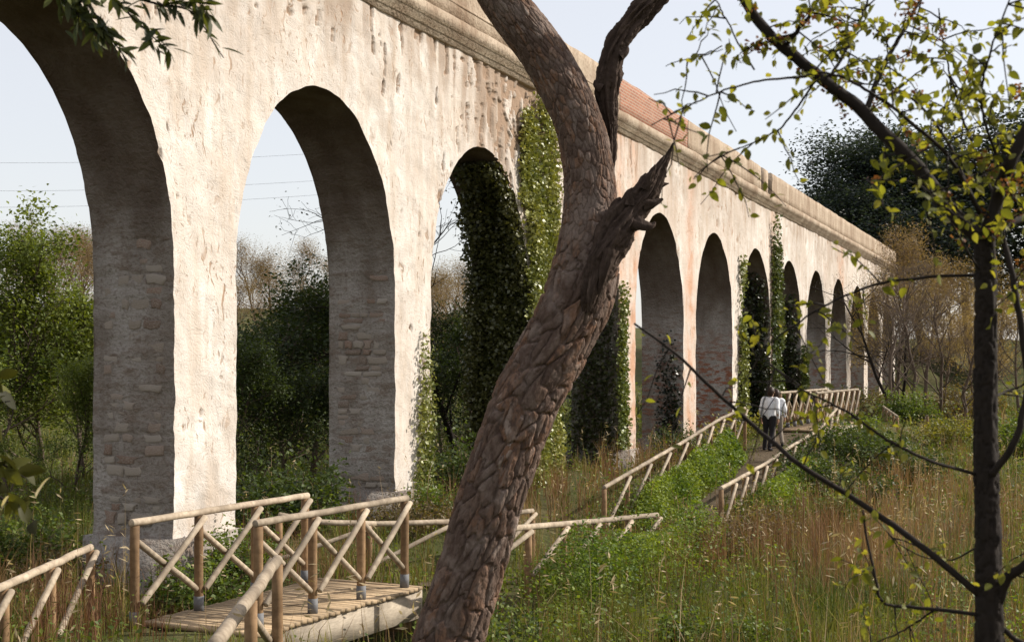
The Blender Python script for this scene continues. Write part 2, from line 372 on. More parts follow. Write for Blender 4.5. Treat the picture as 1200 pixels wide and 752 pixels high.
def disp(s, z):
    pe = peel(s, z)
    return pe * .05 - .03 - .035 * pf(s * .9, z * .8, 31, 2) - .020 * pf(s * 3.1, z * 2.3, 33, 2), pe
def warp(s, z):
    return .03 * pn(s * 2.6, z * 2.4, 41) + .022 * pn(s * 6, z * 6.5, 43), .02 * pn(s * 3, z * 3, 42)
fg = {'V': [], 'F': [], 'pe': [], 'n': 0}
def redmask(s, z):
    r = 0
    for a, w_ in ((fs(808), .55), (fs(742), .5), (fs(725), .45), (fs(905), .5), (fs(985), .9)):
        r = r + np.exp(-((s - a) / w_) ** 2) * (.55 + .45 * sm(9.4, 5, z))
    return np.clip(r + .18 * sm(.55, .7, fbm(s * .4, z * .4, 55)) * sm(30, 45, s), 0, .85)
def stain(s, z):
    v = sm(.42, .62, vn(s * 3.2, z * .35, 61) * .55 + vn(s * 8, z * .9, 62) * .45)
    return np.clip(v * (.8 * np.exp(-((s - 29) / 4.5) ** 2) * sm(4.8, 8.0, z) + .45 * sm(7.6, 9.2, z)) + .34 * sm(5.2, 8.8, z) * sm(.3, .65, fbm(s * .7, z * .5, 66)) + .25 * sm(2.0, .3, z) * fbm(s * 1.5, z * 1.5, 63), 0, .85)
def addgrid(S, Z):
    dy, pe = disp(S, Z); ds, dz = warp(S, Z); a, b = S.shape
    V = np.stack([S + ds, dy, Z + dz * (Z < ZC - .05)], -1).reshape(-1, 3)
    i, j = np.meshgrid(np.arange(a - 1), np.arange(b - 1), indexing='ij'); q0 = (i * b + j).ravel() + fg['n']
    fg['F'].append(np.stack([q0, q0 + b, q0 + b + 1, q0 + 1], -1)); fg['V'].append(V); fg['n'] += len(V)
    fg['pe'].append(np.stack([pe.ravel(), redmask(S, Z).ravel(), stain(S, Z).ravel()], -1))
def archz(s, c): return ZS + RISE * np.sqrt(np.clip(1 - ((s - c) / (SPAN / 2)) ** 2, 0, 1))
ig = Geo(); ired = []
back = Geo()
for k in range(K0, K1 + 1):
    aL = S0 + (k - 1) * BAY; aR = aL + SPAN; c = (aL + aR) / 2; near = 0 <= k <= 3
    ns, nv, nl, npier = (140, 150, 180, 40) if near else (34, 30, 30, 8)
    ph = np.linspace(np.pi, 0, ns); cols = c + SPAN / 2 * np.cos(ph)
    Sg = np.repeat(cols[:, None], nv, 1); v = np.linspace(0, 1, nv)[None]
    Za = archz(cols, c)[:, None]; addgrid(Sg, Za + (ZC - Za) * v)
    pc = np.linspace(aR, aR + BAY - SPAN, npier)
    zl = np.linspace(-1.6, ZS, nl)
    addgrid(np.repeat(pc[:, None], nl, 1), np.repeat(zl[None], npier, 0))
    addgrid(np.repeat(pc[:, None], nv, 1), np.repeat((ZS + (ZC - ZS) * v), npier, 0))
    # intrados
    pr = np.concatenate([np.stack([np.full(nl - 1, aL), zl[:-1]], -1), np.stack([cols, archz(cols, c)], -1), np.stack([np.full(nl - 1, aR), zl[::-1][1:]], -1)])
    nyy = 15 if near else 5
    yy = np.linspace(0, 1, nyy)
    tg = np.gradient(pr, axis=0); tg /= np.linalg.norm(tg, axis=1)[:, None]; nn = np.stack([tg[:, 1], -tg[:, 0]], -1)   # into the opening
    Sx, Zx = pr[:, 0], pr[:, 1]; dy0, _ = disp(Sx, Zx); w1, w2 = warp(Sx, Zx)
    arc = np.cumsum(np.concatenate([[0], np.linalg.norm(np.diff(pr, axis=0), axis=1)]))
    P3 = []
    for f_ in yy:
        d_ = .03 * (fbm(arc * 2.4 + k * 37, np.full_like(arc, f_ * TT * 2.4), 71, 4) - .5) * 2 * min(1, f_ * 6)
        P3.append(np.stack([Sx + w1 + nn[:, 0] * d_, dy0 * (1 - f_) + f_ * TT, Zx + w2 + nn[:, 1] * d_], -1))
    P3 = np.stack(P3, 1); a, b = P3.shape[:2]
    i, j = np.meshgrid(np.arange(a - 1), np.arange(b - 1), indexing='ij'); q0 = (i * b + j).ravel()
    ig.add(P3.reshape(-1, 3), np.stack([q0, q0 + 1, q0 + b + 1, q0 + b], -1))
    rr = (.55 if k >= 4 else .0) + (.4 if k == 5 else 0)
    ired.append(np.repeat(rr * sm(4.6, 2.2, Zx), b))
    # back face
    cc = cols[::6] if near else cols[::3]
    Sb = np.repeat(cc[:, None], 2, 1); Zb = np.stack([archz(cc, c), np.full(len(cc), ZC)], -1)
    nb = len(cc); q0 = np.arange(nb - 1) * 2
    back.add(np.stack([Sb, np.full_like(Sb, TT), Zb], -1).reshape(-1, 3), np.stack([q0, q0 + 1, q0 + 3, q0 + 2], -1))
    back.add([[aR, TT, -1.6], [aR + BAY - SPAN, TT, -1.6], [aR + BAY - SPAN, TT, ZC], [aR, TT, ZC]], [[0, 3, 2, 1]])
SA = S0 + (K0 - 1) * BAY; SB = S0 + K1 * BAY
at = np.concatenate(fg['pe'])
obj('wall', meshnp('wall', np.concatenate(fg['V']), [np.concatenate(fg['F'])], smooth=True, attrs={'peel': at[:, 0], 'red': at[:, 1], 'stain': at[:, 2]}), M['plaster'], aq)
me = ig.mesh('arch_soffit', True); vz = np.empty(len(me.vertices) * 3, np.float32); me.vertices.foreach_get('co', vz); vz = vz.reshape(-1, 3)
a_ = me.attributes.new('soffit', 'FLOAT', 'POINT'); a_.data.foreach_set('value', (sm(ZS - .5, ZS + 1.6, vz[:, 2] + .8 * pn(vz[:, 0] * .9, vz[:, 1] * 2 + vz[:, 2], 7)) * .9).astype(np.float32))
a_ = me.attributes.new('red', 'FLOAT', 'POINT'); a_.data.foreach_set('value', np.concatenate(ired).astype(np.float32)[:len(me.vertices)])
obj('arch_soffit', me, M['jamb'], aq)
back.build('back_wall', M['jamb'], aq)
# end cap and the solid fill of the first pier
e = Geo(); e.add([[SB, 0, -1.6], [SB, TT, -1.6], [SB, TT, ZC], [SB, 0, ZC]], [[0, 1, 2, 3]]); e.build('end_wall', M['jamb'], aq)
def profile_run(name, prof, sa, sb, m, step=.35, amp=.012, seed=80):
    n = max(2, int((sb - sa) / step)); s = np.linspace(sa, sb, n); p = np.array(prof); k = len(p)
    S = np.repeat(s[:, None], k, 1); Yp = np.repeat(p[None, :, 0], n, 0) + amp * (vn(S * 2.1, p[None, :, 1] * 7 + seed, seed) - .5) * 2
    Zp = np.repeat(p[None, :, 1], n, 0) + amp * (vn(S * 1.7, p[None, :, 1] * 9, seed + 1) - .5) * 2
    V = np.stack([S, Yp, Zp], -1).reshape(-1, 3); i = np.arange(n - 1)[:, None] * k; j = np.arange(k)[None]; j2 = (j + 1) % k
    Q = np.stack([i + j, i + j2, i + k + j2, i + k + j], -1).reshape(-1, 4)
    g = Geo(); g.add(V, Q)
    g.F[3] += [np.array([[0, q + 1, q] for q in range(1, k - 1)]), np.array([[0, q, q + 1] for q in range(1, k - 1)]) + (n - 1) * k]
    return g.build(name, m, aq)
z = ZC
profile_run('cornice', [(-.02, z - .06), (-.07, z - .05), (-.075, z + .08), (-.17, z + .12), (-.18, z + .20), (-.23, z + .22), (-.245, z + .42), (-.19, z + .47), (TT + .2, z + .47), (TT + .2, z + .1), (TT + .02, z - .06)], SA, SB, M['cornice'])
zt, zp = z + .475, EYE + 7.8
def parapet(sa, sb, m, name='parapet', y0=-.09, top=zp):
    return profile_run(name, [(y0, zt), (y0 - .005, zt + .3), (y0, zt + .7), (y0, top - .03), (y0 + .05, top), (TT - .05, top), (TT + .05, zt)], sa, sb, m, .22, .014, 90 + int(sa))
b0, b1 = fs(722), fs(803); n0, n1, n2, n3 = fs(889), fs(891.6), fs(897.5), fs(902)
parapet(SA, b0 - .01, M['cornice']); parapet(b0, b1, M['brick'], 'brick_parapet', -.075); parapet(b1 + .01, n0, M['cornice'])
parapet(n0 + .01, n1, M['jamb'], 'low_parapet', .02, zt + .35); parapet(n1 + .01, n2, M['cornice']); parapet(n2 + .01, n3, M['jamb'], 'low_parapet', .02, zt + .2); parapet(n3 + .01, SB, M['cornice'])
profile_run('string_course', [(-.105, zt + .30), (-.115, zt + .33), (-.10, zt + .36), (-.05, zt + .36), (-.05, zt + .3)], SA, b0, M['cornice'], .3, .006)
for k in range(K0, K1):
    a = S0 + (k - 1) * BAY + SPAN; g = Geo(); zt_ = .46 + .1 * (k > 0)
    n = 7; P = []
    V, Q = box(BAY - SPAN + .22, TT + .2, zt_ + 1.2, ((a + a + BAY - SPAN) / 2, TT / 2, (zt_ - 1.2) / 2))
    V[:, 0] += rng.normal(0, .012, 8); V[:, 1] += rng.normal(0, .012, 8); V[:, 2] += rng.normal(0, .012, 8)
    g.add(V, Q); g.build('plinth', M['jamb'], aq)
# rubble stones standing proud in the shaded jambs of the two nearest piers
def stone_mesh(i):
    g = np.random.default_rng(100 + i); a = np.array([[-.5, -.5], [0, -.5], [.5, -.5], [.5, 0], [.5, .5], [0, .5], [-.5, .5], [-.5, 0]]) + g.normal(0, .07, (8, 2))
    V = [(0.0, x, y) for x, y in a] + [(-.7 + g.normal(0, .08), x * .94, y * .90) for x, y in a] + [(-1 + g.normal(0, .1), x * .74, y * .66) for x, y in a] + [(-1.0, 0, 0)]
    Q = [[r * 8 + j, r * 8 + (j + 1) % 8, r * 8 + 8 + (j + 1) % 8, r * 8 + 8 + j] for r in (0, 1) for j in range(8)]
    T = [[16 + j, 16 + (j + 1) % 8, 24] for j in range(8)]
    return meshnp('stone', V, [Q, T], smooth=False)
SM = [stone_mesh(i) for i in range(9)]
for m_ in SM: m_.materials.append(M['stone'])
for k in (0, 1, 2):
    aR = S0 + (k - 1) * BAY + SPAN; z = .62
    while z < (4.9 if k < 2 else 3.0):
        hgt = rng.uniform(.08, .19); y = .10 + rng.uniform(0, .12)
        while y < TT - .26:
            ln = min(rng.uniform(.12, .42), TT - .18 - y)
            if ln > .1 and rng.random() < (.6 if z < 4.0 else .3):
                o = obj('stone', SM[rng.integers(9)], None, aq, (aR + .02, y + ln / 2, z + hgt / 2)); o.scale = (rng.uniform(.02, .042), ln * .94, hgt * .90); o.rotation_euler = (rng.normal(0, .03), 0, 0)
            y += ln + .015
        z += hgt + .012

# ------------------------------------------------------------------ ivy
def ivy(label, patches, n, c1, c2, size=.085, full=.0):
    base = patches[0]; g = Geo(); vines = Geo(); gr = np.random.default_rng(int(abs(hash(label)) % 1) + len(label) * 7 + n)
    for kind, a0, a1, z0, z1, dens, thick in patches:
        m = int(n * dens * 1.9); u = gr.random(m * 3); zz = z0 + (z1 - z0) * gr.random(m * 3)
        cl = fbm(u * (a1 - a0) * 2.2 + a0, zz * 1.0, 17, 3); t = (zz - z0) / (z1 - z0)
        edge = np.abs(u - .5) * 2
        strand = .5 + .75 * pn(u * (a1 - a0) * 1.9 + a0 * 3 + .5 * pn(zz * .8, u * 2, 27), zz * .22, 19) + .35 * pn(u * (a1 - a0) * 5, zz * .9, 29)
        fl = full if kind[0] == 'f' else full + .14
        keep = (cl * .55 + strand * .6 + gr.normal(0, .10, m * 3) - .55 * t ** 2.0 - .40 * edge ** 2.2 > (.27 - fl) * (1 - .3 * (1 - t)))
        u, zz, cl = u[keep][:m], zz[keep][:m], cl[keep][:m]; m = len(u); dep = gr.random(m) ** 1.4 * thick * (.35 + cl)
        a = a0 + (a1 - a0) * u + gr.normal(0, .11, m)
        if kind[0] != 'f': a = np.clip(a, -.05, TT + .1)
        if kind[0] == 'f': P = np.stack([a, -.085 - dep, zz], -1)
        else:
            over = np.sqrt(np.clip(1 - (np.clip(zz - ZS, 0, None) / RISE) ** 2, 0, 1)); P = np.stack([kind[1] - SPAN / 2 * (1 - over) - .05 - dep, a, zz - dep * .5 * (zz > ZS)], -1)
        kd = 1.0 if kind[0] == 'f' else .28  # jamb leaves coloured much darker, painting in the shade inside the arch
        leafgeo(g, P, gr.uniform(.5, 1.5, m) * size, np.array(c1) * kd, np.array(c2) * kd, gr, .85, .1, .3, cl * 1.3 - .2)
        for _ in range(5):
            ua = gr.uniform(a0 + .15 * (a1 - a0), a1 - .15 * (a1 - a0)); zs = np.linspace(z0, z0 + (z1 - z0) * gr.uniform(.5, .85), 12); aa = ua + np.cumsum(gr.normal(0, .05, 12))
            Pv = np.stack([aa, np.full(12, -.07), zs], -1) if kind[0] == 'f' else np.stack([np.full(12, kind[1] - .02), aa, zs], -1)
            v, q, t3 = tube(Pv, np.linspace(.02, .006, 12), 5); vines.add(v, q, t3)
    o = thing('ivy', label, 'ivy', W(0, 0, 0), math.pi / 2 - TH, 'ivy climbing on the aqueduct')
    g.build('foliage', M['ivy'], o); vines.build('stem', M['branch'], o)
def aRk(k): return S0 + (k - 1) * BAY + SPAN
LI, DI = (.10, .13, .028), (.24, .25, .07)
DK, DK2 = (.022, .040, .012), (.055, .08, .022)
ivy('narrow strand of ivy on the sunlit pier left of the leaning pine', [('f', fs(483), fs(504), .1, fz(490, 385), 1, .10)], 900, LI, (.28, .28, .09), .075, -.05)
a3 = aRk(2)
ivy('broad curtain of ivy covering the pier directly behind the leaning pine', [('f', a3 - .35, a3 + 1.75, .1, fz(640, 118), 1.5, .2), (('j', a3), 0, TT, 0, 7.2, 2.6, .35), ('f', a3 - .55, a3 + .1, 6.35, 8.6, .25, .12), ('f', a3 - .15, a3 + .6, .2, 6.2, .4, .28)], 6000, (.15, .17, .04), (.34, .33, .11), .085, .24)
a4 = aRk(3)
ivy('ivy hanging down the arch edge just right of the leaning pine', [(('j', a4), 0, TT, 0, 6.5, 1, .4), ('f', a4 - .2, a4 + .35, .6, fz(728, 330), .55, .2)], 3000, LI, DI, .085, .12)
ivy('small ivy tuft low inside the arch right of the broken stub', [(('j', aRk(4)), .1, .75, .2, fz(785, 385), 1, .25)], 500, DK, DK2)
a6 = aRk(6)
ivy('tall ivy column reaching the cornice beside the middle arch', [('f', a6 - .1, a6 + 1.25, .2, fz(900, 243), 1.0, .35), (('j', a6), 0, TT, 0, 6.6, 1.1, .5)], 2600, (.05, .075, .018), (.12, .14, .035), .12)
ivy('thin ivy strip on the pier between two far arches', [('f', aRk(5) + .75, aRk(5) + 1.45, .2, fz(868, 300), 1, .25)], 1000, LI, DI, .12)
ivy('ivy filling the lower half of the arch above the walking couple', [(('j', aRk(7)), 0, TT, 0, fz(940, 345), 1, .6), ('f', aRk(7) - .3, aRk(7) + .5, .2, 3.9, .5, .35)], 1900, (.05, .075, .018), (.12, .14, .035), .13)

# ------------------------------------------------------------------ timber work
def pole(name, a, b, r, m, parent, k=12, wob=.002):
    a = np.asarray(a, float); b = np.asarray(b, float); L = np.linalg.norm(b - a); n = max(3, int(L / .25) + 1)
    P = a + (b - a) * np.linspace(0, 1, n)[:, None]; P[1:-1] += rng.normal(0, wob, (n - 2, 3))
    rr = r * (1 + rng.normal(0, .010, n)); P = np.vstack([P[0] + (P[1] - P[0]) * .02, P]); rr = np.concatenate([[rr[0]], rr]); rr[0] *= .88; P[0] = a - (b - a) / L * .008
    c = P[1].copy()
    v, q, t = tube(P - c, rr, k); g = Geo(); g.add(v, q, t)
    return g.build(name, m, parent, True, c)
def railing(root, A, B, n, H=1.13, side=1, r=.041, shoe=True, rail=True):
    """posts from A to B with X braces; side = which face the long braces sit on"""
    A = np.asarray(A, float); B = np.asarray(B, float); d = (B - A) / np.linalg.norm(B - A); nrm = np.array([d[1], -d[0], 0]) * side
    pts = [A + (B - A) * i / n for i in range(n + 1)]
    up = np.array([0, 0, 1.])
    for p in pts:
        o = pole('post', p + up * (.02), p + up * (H - .04), .053, M['post'], root, 12)
        if shoe:
            v, q, t = tube([p + up * .0, p + up * .17], .059, 14); g = Geo(); c = p.copy(); g.add(v - p, q, t)
            sh = g.build('post_shoe', M['shoe'], o, True); sh.location = tuple(np.asarray(p) - np.asarray(o.location))
    if rail: pole('top_rail', pts[0] + up * H - d * .05, pts[-1] + up * H + d * .06, r, M['rail'], root, 12)
    for i in range(n):
        a, b = pts[i], pts[i + 1]
        pole('brace', a + up * .26 + nrm * .075 + d * .03, b + up * (H - .05) + nrm * .075 + d * .02, .036, M['rail'], root)
        m_ = (a + b) / 2 + up * (H * .58)
        a2 = a + up * (H - .22); b2 = b + up * .26
        pole('brace', a2 + d * .05, a2 + (b2 - a2) * .47, .036, M['rail'], root)
        pole('brace', a2 + (b2 - a2) * .53, b2 - d * .05, .036, M['rail'], root)
PLK = {}
def deck(root, A, B, wA, wB, z=0.0, pitch=.112, beam=.36, over=.3):
    """deck between front line A->B and rear line wA->wB"""
    A, B, C, D = [np.asarray(v, float) for v in (A, B, wA, wB)]
    d = (B - A) / np.linalg.norm(B - A); L = np.linalg.norm(B - A) + 2 * over; nrm = np.array([-d[1], d[0], 0]); wd = abs((C - A) @ nrm) + .34
    key = round(wd, 3)
    V, Q = box(pitch * .94, wd, .045); me = meshnp('plank', V, [Q]); me.materials.append(M['plank'])
    o0 = A - d * over - nrm * .17
    ang = math.atan2(d[1], d[0])
    for i in range(int(L / pitch)):
        p = o0 + d * (i + .5) * pitch + nrm * (wd / 2 + rng.normal(0, .006)); p[2] = z - .0225 + rng.normal(0, .003)
        o = obj('plank', me, None, root, p, (rng.normal(0, .004), rng.normal(0, .012), ang + rng.normal(0, .004)))
    for off in (.035, wd - .115):
        V, Q = box(L - .04, .08, beam); c = o0 + d * L / 2 + nrm * (off + .04); g = Geo(); g.add(V, Q)
        o = g.build('side_beam', M['beam'], root); o.location = (c[0], c[1], z - .047 - beam / 2); o.rotation_euler = (0, 0, ang)
    for f_ in (.04, .96):
        V, Q = box(.12, wd - .3, .2); c = o0 + d * L * f_ + nrm * wd / 2; g = Geo(); g.add(V, Q)
        o = g.build('sill', M['post'], root); o.location = (c[0], c[1], z - .047 - beam - .1 + .02); o.rotation_euler = (0, 0, ang)
h = EYE
fb = thing('footbridge', 'near wooden footbridge with crossed railings and plank deck', 'footbridge', (-2.4, 16, 0))
fb.location = (0, 0, 0)
P1 = np.array([-.9728 * h, 5.234 * h, 0]); P4 = np.array([-.4895 * h, 6.216 * h, 0])
A1 = np.array([-1.4529 * h, 5.259 * h, 0]); A4 = np.array([-.961 * h, 6.339 * h, 0])
deck(fb, P1, P4, A1, A4, 0.0, over=.24)
railing(fb, P1, P4, 3, side=1); railing(fb, A1, A4, 3, side=1)
fb2 = thing('footbridge', 'far wooden footbridge beyond the walking couple', 'footbridge', (0, 0, 0))
zb = .88
Q1 = px(957, 0, 42.0); Q1[2] = zb; Q4 = px(1005, 0, 49.0); Q4[2] = zb; nb = np.array([-CT, ST, 0]) * 1.12
deck(fb2, Q1, Q4, Q1 + nb, Q4 + nb, zb, .14, over=.3)
railing(fb2, Q1, Q4, 7); railing(fb2, Q1 + nb, Q4 + nb, 7)

def fence(label, pts, H, spacing=1.05, brace=True, r=.041, group=None, sidex=1, ends=True):
    """round-pole fence: pts is the rail line; posts go down into the ground"""
    o = thing('wooden_fence', label, 'fence', (0, 0, 0), 0, group); pts = [np.asarray(p, float) for p in pts]
    for a, b in zip(pts[:-1], pts[1:]): pole('rail', a, b, r, M['rail'], o, 12, .003)
    seg = [np.linalg.norm(b - a) for a, b in zip(pts[:-1], pts[1:])]; tot = sum(seg); n = max(1, round(tot / spacing))
    cum = np.concatenate([[0], np.cumsum(seg)]); pa = np.array(pts)
    at_ = [np.array([np.interp(t * tot / n, cum, pa[:, i]) for i in range(3)]) for t in range(n + 1)]
    for i, p in enumerate(at_):
        g_ = float(gz(p[0], p[1])) - .15; pole('post', (p[0], p[1], g_), (p[0], p[1], p[2] - r * .8), .05, M['post'], o)
        if brace and i < n:
            q = at_[i + 1]; d = q - p; d /= np.linalg.norm(d); nr = np.array([d[1], -d[0], 0]) * sidex
            pole('brace', p + np.array([0, 0, -H + .28]) + nr * .07, q + np.array([0, 0, -.05]) + nr * .07, .034, M['rail'], o)
    return o
fence('pale pole fence rising along the far side of the green bank', [px(708, 571, 26), px(765, 538, 29.2), px(800, 518, 31.5), px(845, 490, 36), px(873, 478, 39)], 1.0, 1.5, sidex=1)
fence('pole fence on the near side of the path climbing to the far bridge', [px(845, 572, 27), px(897, 543, 32), px(925, 524, 35), px(959, 504, 38.3), px(981, 478, 41.3)], 1.0, 1.3)
fence('low pole fence emerging from grass right of the leaning pine', [px(545, 620, 16.8), px(610, 618, 17.6), px(690, 611, 20), px(770, 603, 22.6)], .9, 1.2)
fence('pole fence running behind the near footbridge to the pine trunk', [px(327, 603, 19.6), px(370, 611, 19.8), px(440, 613.5, 20.3), px(525, 611, 21), px(624, 598, 23.5)], .9, 1.3)
fence('pole fence at the lower left corner ending beside the near bridge', [px(-150, 755, 10), px(-20, 697, 12.1), px(106, 641, 15.2)], 1.0, 1.45, sidex=1)
fence('steep foreground handrail leading down onto the near footbridge', [px(325, 656, 12.2), px(250, 757, 8.6)], 1.0, 1.9, r=.05)
fence('short distant pole fence between the far bridge and bare trees', [px(1035, 476, 58), px(1052, 488, 52)], .8, 1.5, group=None)
fence('tiny distant fence end in the meadow at the right', [px(1078, 486, 60), px(1087, 487, 57)], .9, .7)

# ------------------------------------------------------------------ pine in front
def vor(u, v, per, seed):
    """jittered-grid voronoi; u periodic with per cells; returns f1, f2, cell id hash"""
    iu = np.floor(u); iv = np.floor(v); f1 = np.full(u.shape, 9.); f2 = f1.copy(); idh = np.zeros_like(f1); dv = np.zeros_like(f1)
    for du in (-1, 0, 1):
        for dvv in (-1, 0, 1):
            a = iu + du; b = iv + dvv; am = np.mod(a, per)
            cx = a + .5 + .8 * (h2(am, b, seed) - .5); cy = b + .5 + .8 * (h2(am, b, seed + 5) - .5)
            d = np.hypot(u - cx, (v - cy) * 1.7); hh = h2(am, b, seed + 9)
            n1 = d < f1; f2 = np.where(n1, f1, np.minimum(f2, d)); idh = np.where(n1, hh, idh); dv = np.where(n1, (u - cx) * (hh - .5) + (v - cy) * (h2(am, b, seed + 12) - .5), dv); f1 = np.where(n1, d, f1)
    return f1, f2, idh, dv
def barktube(P, r, nlen, ncirc, pw, ph, depth, seed, fine_from=None):
    C, rr = spline(P, nlen, r); T, N, B = frames(C); arc = np.concatenate([[0], np.cumsum(np.linalg.norm(np.diff(C, axis=0), axis=1))])
    a = np.linspace(0, 2 * np.pi, ncirc, endpoint=False); A, S = np.meshgrid(a, arc); per = max(3, int(round(2 * np.pi * np.mean(rr) / pw)))
    U = A / (2 * np.pi) * per; Vv = S / ph
    wu = .85 * (fbm(np.cos(A) * 2 + 5, S * 3.1 + np.sin(A) * 2, seed + 30, 3) - .5) * 2; wv = .6 * (fbm(np.cos(A) * 2.5 + 9, S * 4 + np.sin(A) * 2.5, seed + 31, 3) - .5) * 2
    f1, f2, idh, dv = vor(U + wu, Vv + wv, per, seed)
    if fine_from is not None:
        bl = sm(fine_from - .06, fine_from + .06, np.linspace(0, 1, nlen))[:, None] + 0 * A; bl = np.clip(bl + .5 * pn(A * 2, S * 4, seed) * (bl * (1 - bl) * 4), 0, 1) > .5
        g1, g2, gid, gdv = vor(U * 2 + wu, arc[:, None] / (ph * .45) + wv, per * 2, seed + 90); f1 = np.where(bl, g1, f1); f2 = np.where(bl, g2, f2); idh = np.where(bl, gid, idh); dv = np.where(bl, gdv, dv); depth = np.where(bl, depth * .38, depth)
    e = sm(.02, .24, f2 - f1 + .10 * pf(U * 2.3, Vv * 3.1, seed + 70, 2)) * .85 + .15 * sm(.2, .6, f2 - f1)
    fine1, fine2, idf, _ = vor(U * 3 + wu * 2, Vv * 2.2 + wv, per * 3, seed + 3)
    flake = pf(U * 1.1, Vv * 1.3, seed + 60, 3)
    hgt = depth * (e * (.6 + .6 * idh) + .35 * dv + .22 * sm(.0, .2, fine2 - fine1) * e + .22 * idf + .35 * flake + .22 * np.abs(pf(U * 4.5, Vv * 3.5, seed + 80, 3))) - depth * .7
    big = .045 * (fbm(np.cos(A) * 1.3 + 3, S * 1.4 + np.sin(A) * 1.3, seed + 40, 2) - .5) * 2
    Rr = rr[:, None] * (1 + big) + hgt
    V = C[:, None] + Rr[..., None] * (N[:, None] * np.cos(A)[..., None] + B[:, None] * np.sin(A)[..., None])
    i = np.arange(nlen - 1)[:, None] * ncirc; j = np.arange(ncirc)[None]; j2 = (j + 1) % ncirc
    Q = np.stack([i + j, i + j2, i + ncirc + j2, i + ncirc + j], -1).reshape(-1, 4)
    t = np.clip(idh * .75 + .25 * idf, 0, 1)
    return V.reshape(-1, 3), Q, np.repeat(t.reshape(-1, 1), 3, 1)
YP = 10.0
pine = thing('pine_tree', 'leaning pine with thick scaly bark and a broken side stub', 'tree', px(500, 830, YP))
po = np.array(pine.location)
trk = [(478, 900, 46), (500, 830, 43), (525, 752, 39), (549, 672, 37), (581, 568, 37), (620, 464, 38), (659, 392, 38), (683, 335, 39), (690, 285, 35), (691, 245, 31), (690, 205, 29.5), (676, 140, 28), (640, 69, 27), (590, 0, 26), (545, -80, 25), (515, -180, 23), (500, -300, 20), (500, -420, 15)]
dyp = np.interp(np.arange(len(trk)), [0, 5, 8, 12, 17], [-.1, 0, .1, .2, .1])
P = np.array([px(x, y, YP + d) for (x, y, w), d in zip(trk, dyp)]); r = [w * YP / F for _, _, w in trk]
V, Q, T = barktube(P, r, 1150, 260, .062, .25, .024, 3, .45); g = Geo(); g.add(V - po, Q, None, T); g.build('trunk', M['bark'], pine, False)
def dead(P, r, nlen, ncirc, seed, jag=.25):
    C, rr = spline(P, nlen, r); T, N, B = frames(C); arc = np.concatenate([[0], np.cumsum(np.linalg.norm(np.diff(C, axis=0), axis=1))])
    a = np.linspace(0, 2 * np.pi, ncirc, endpoint=False); A, S = np.meshgrid(a, arc)
    n1 = fbm(np.cos(A) * 4 + 7, S * 5 + np.sin(A) * 4, seed, 4); n2 = vn(A / (2 * np.pi) * 14, S * 3 + vn(A * 3, S * 2, seed) * .5, seed + 4)
    n3 = pn(A / (2 * np.pi) * 22 + .8 * pn(S * 4, A, seed), S * 2.4, seed + 6); st_ = np.floor(vn(A / (2 * np.pi) * 9, S * 7, seed + 2) * 4) / 4
    Rr = rr[:, None] * (1 + jag * (n1 - .5) * 1.6 + jag * .9 * (st_ - .4) - jag * .8 * sm(.5, .75, n2) + jag * .9 * n3) + .010 * pn(A * 8, S * 22, seed + 8)
    V = C[:, None] + Rr[..., None] * (N[:, None] * np.cos(A)[..., None] + B[:, None] * np.sin(A)[..., None])
    i = np.arange(nlen - 1)[:, None] * ncirc; j = np.arange(ncirc)[None]; j2 = (j + 1) % ncirc
    return V.reshape(-1, 3), np.stack([i + j, i + j2, i + ncirc + j2, i + ncirc + j], -1).reshape(-1, 4), np.repeat(np.clip(n1, 0, 1).reshape(-1, 1), 3, 1)
def limb(name, pl, nlen, ncirc, seed, jag, off=0.0, extra=()):
    g = Geo()
    for kk, pp in enumerate([pl] + list(extra)):
        P = np.array([px(x, y, YP + off + d) for x, y, w, d in pp]); v, q, t = dead(P, [w * YP / F for _, _, w, d in pp], nlen if kk == 0 else 26, ncirc if kk == 0 else 16, seed + kk, jag); g.add(v - po, q, None, t)
    return g.build(name, M['dead'], pine, False)
limb('broken_stub', [(688, 366, 6, -.17), (694, 338, 12, -.19), (705, 306, 18, -.17), (722, 275, 20, -.14), (738, 250, 18, -.12), (751, 231, 16, -.1), (761, 217, 14, -.1), (769, 206, 10, -.1), (776, 194, 5, -.1), (783, 181, 2.2, -.1), (789, 168, .6, -.1)], 260, 110, 201, .36, 0,
     [[(735, 258, 10, -.15), (748, 262, 8, -.2), (757, 265, 6, -.22), (764, 264, 3.5, -.22), (768, 260, .6, -.22)], [(755, 240, 8, -.14), (766, 238, 5, -.16), (777, 233, 1, -.16)], [(760, 222, 8, -.1), (772, 212, 4, -.08), (781, 206, .8, -.08)], [(722, 245, 9, -.1), (724, 236, 5, -.1), (727, 231, 1, -.1)], [(767, 205, 6, -.1), (774, 190, 3, -.12), (779, 182, .6, -.12)], [(756, 222, 7, -.16), (764, 203, 4, -.18), (768, 193, .7, -.18)], [(748, 226, 7, -.08), (752, 212, 4, -.08), (757, 203, .7, -.08)], [(735, 240, 8, -.16), (737, 227, 4, -.17), (741, 220, .7, -.17)], [(766, 222, 6, -.06), (776, 217, 3, -.06), (784, 215, .6, -.06)], [(700, 318, 8, -.24), (694, 345, 5, -.27), (690, 366, 1, -.25)], [(716, 292, 8, -.27), (708, 322, 6, -.28), (700, 350, 1, -.25)]])
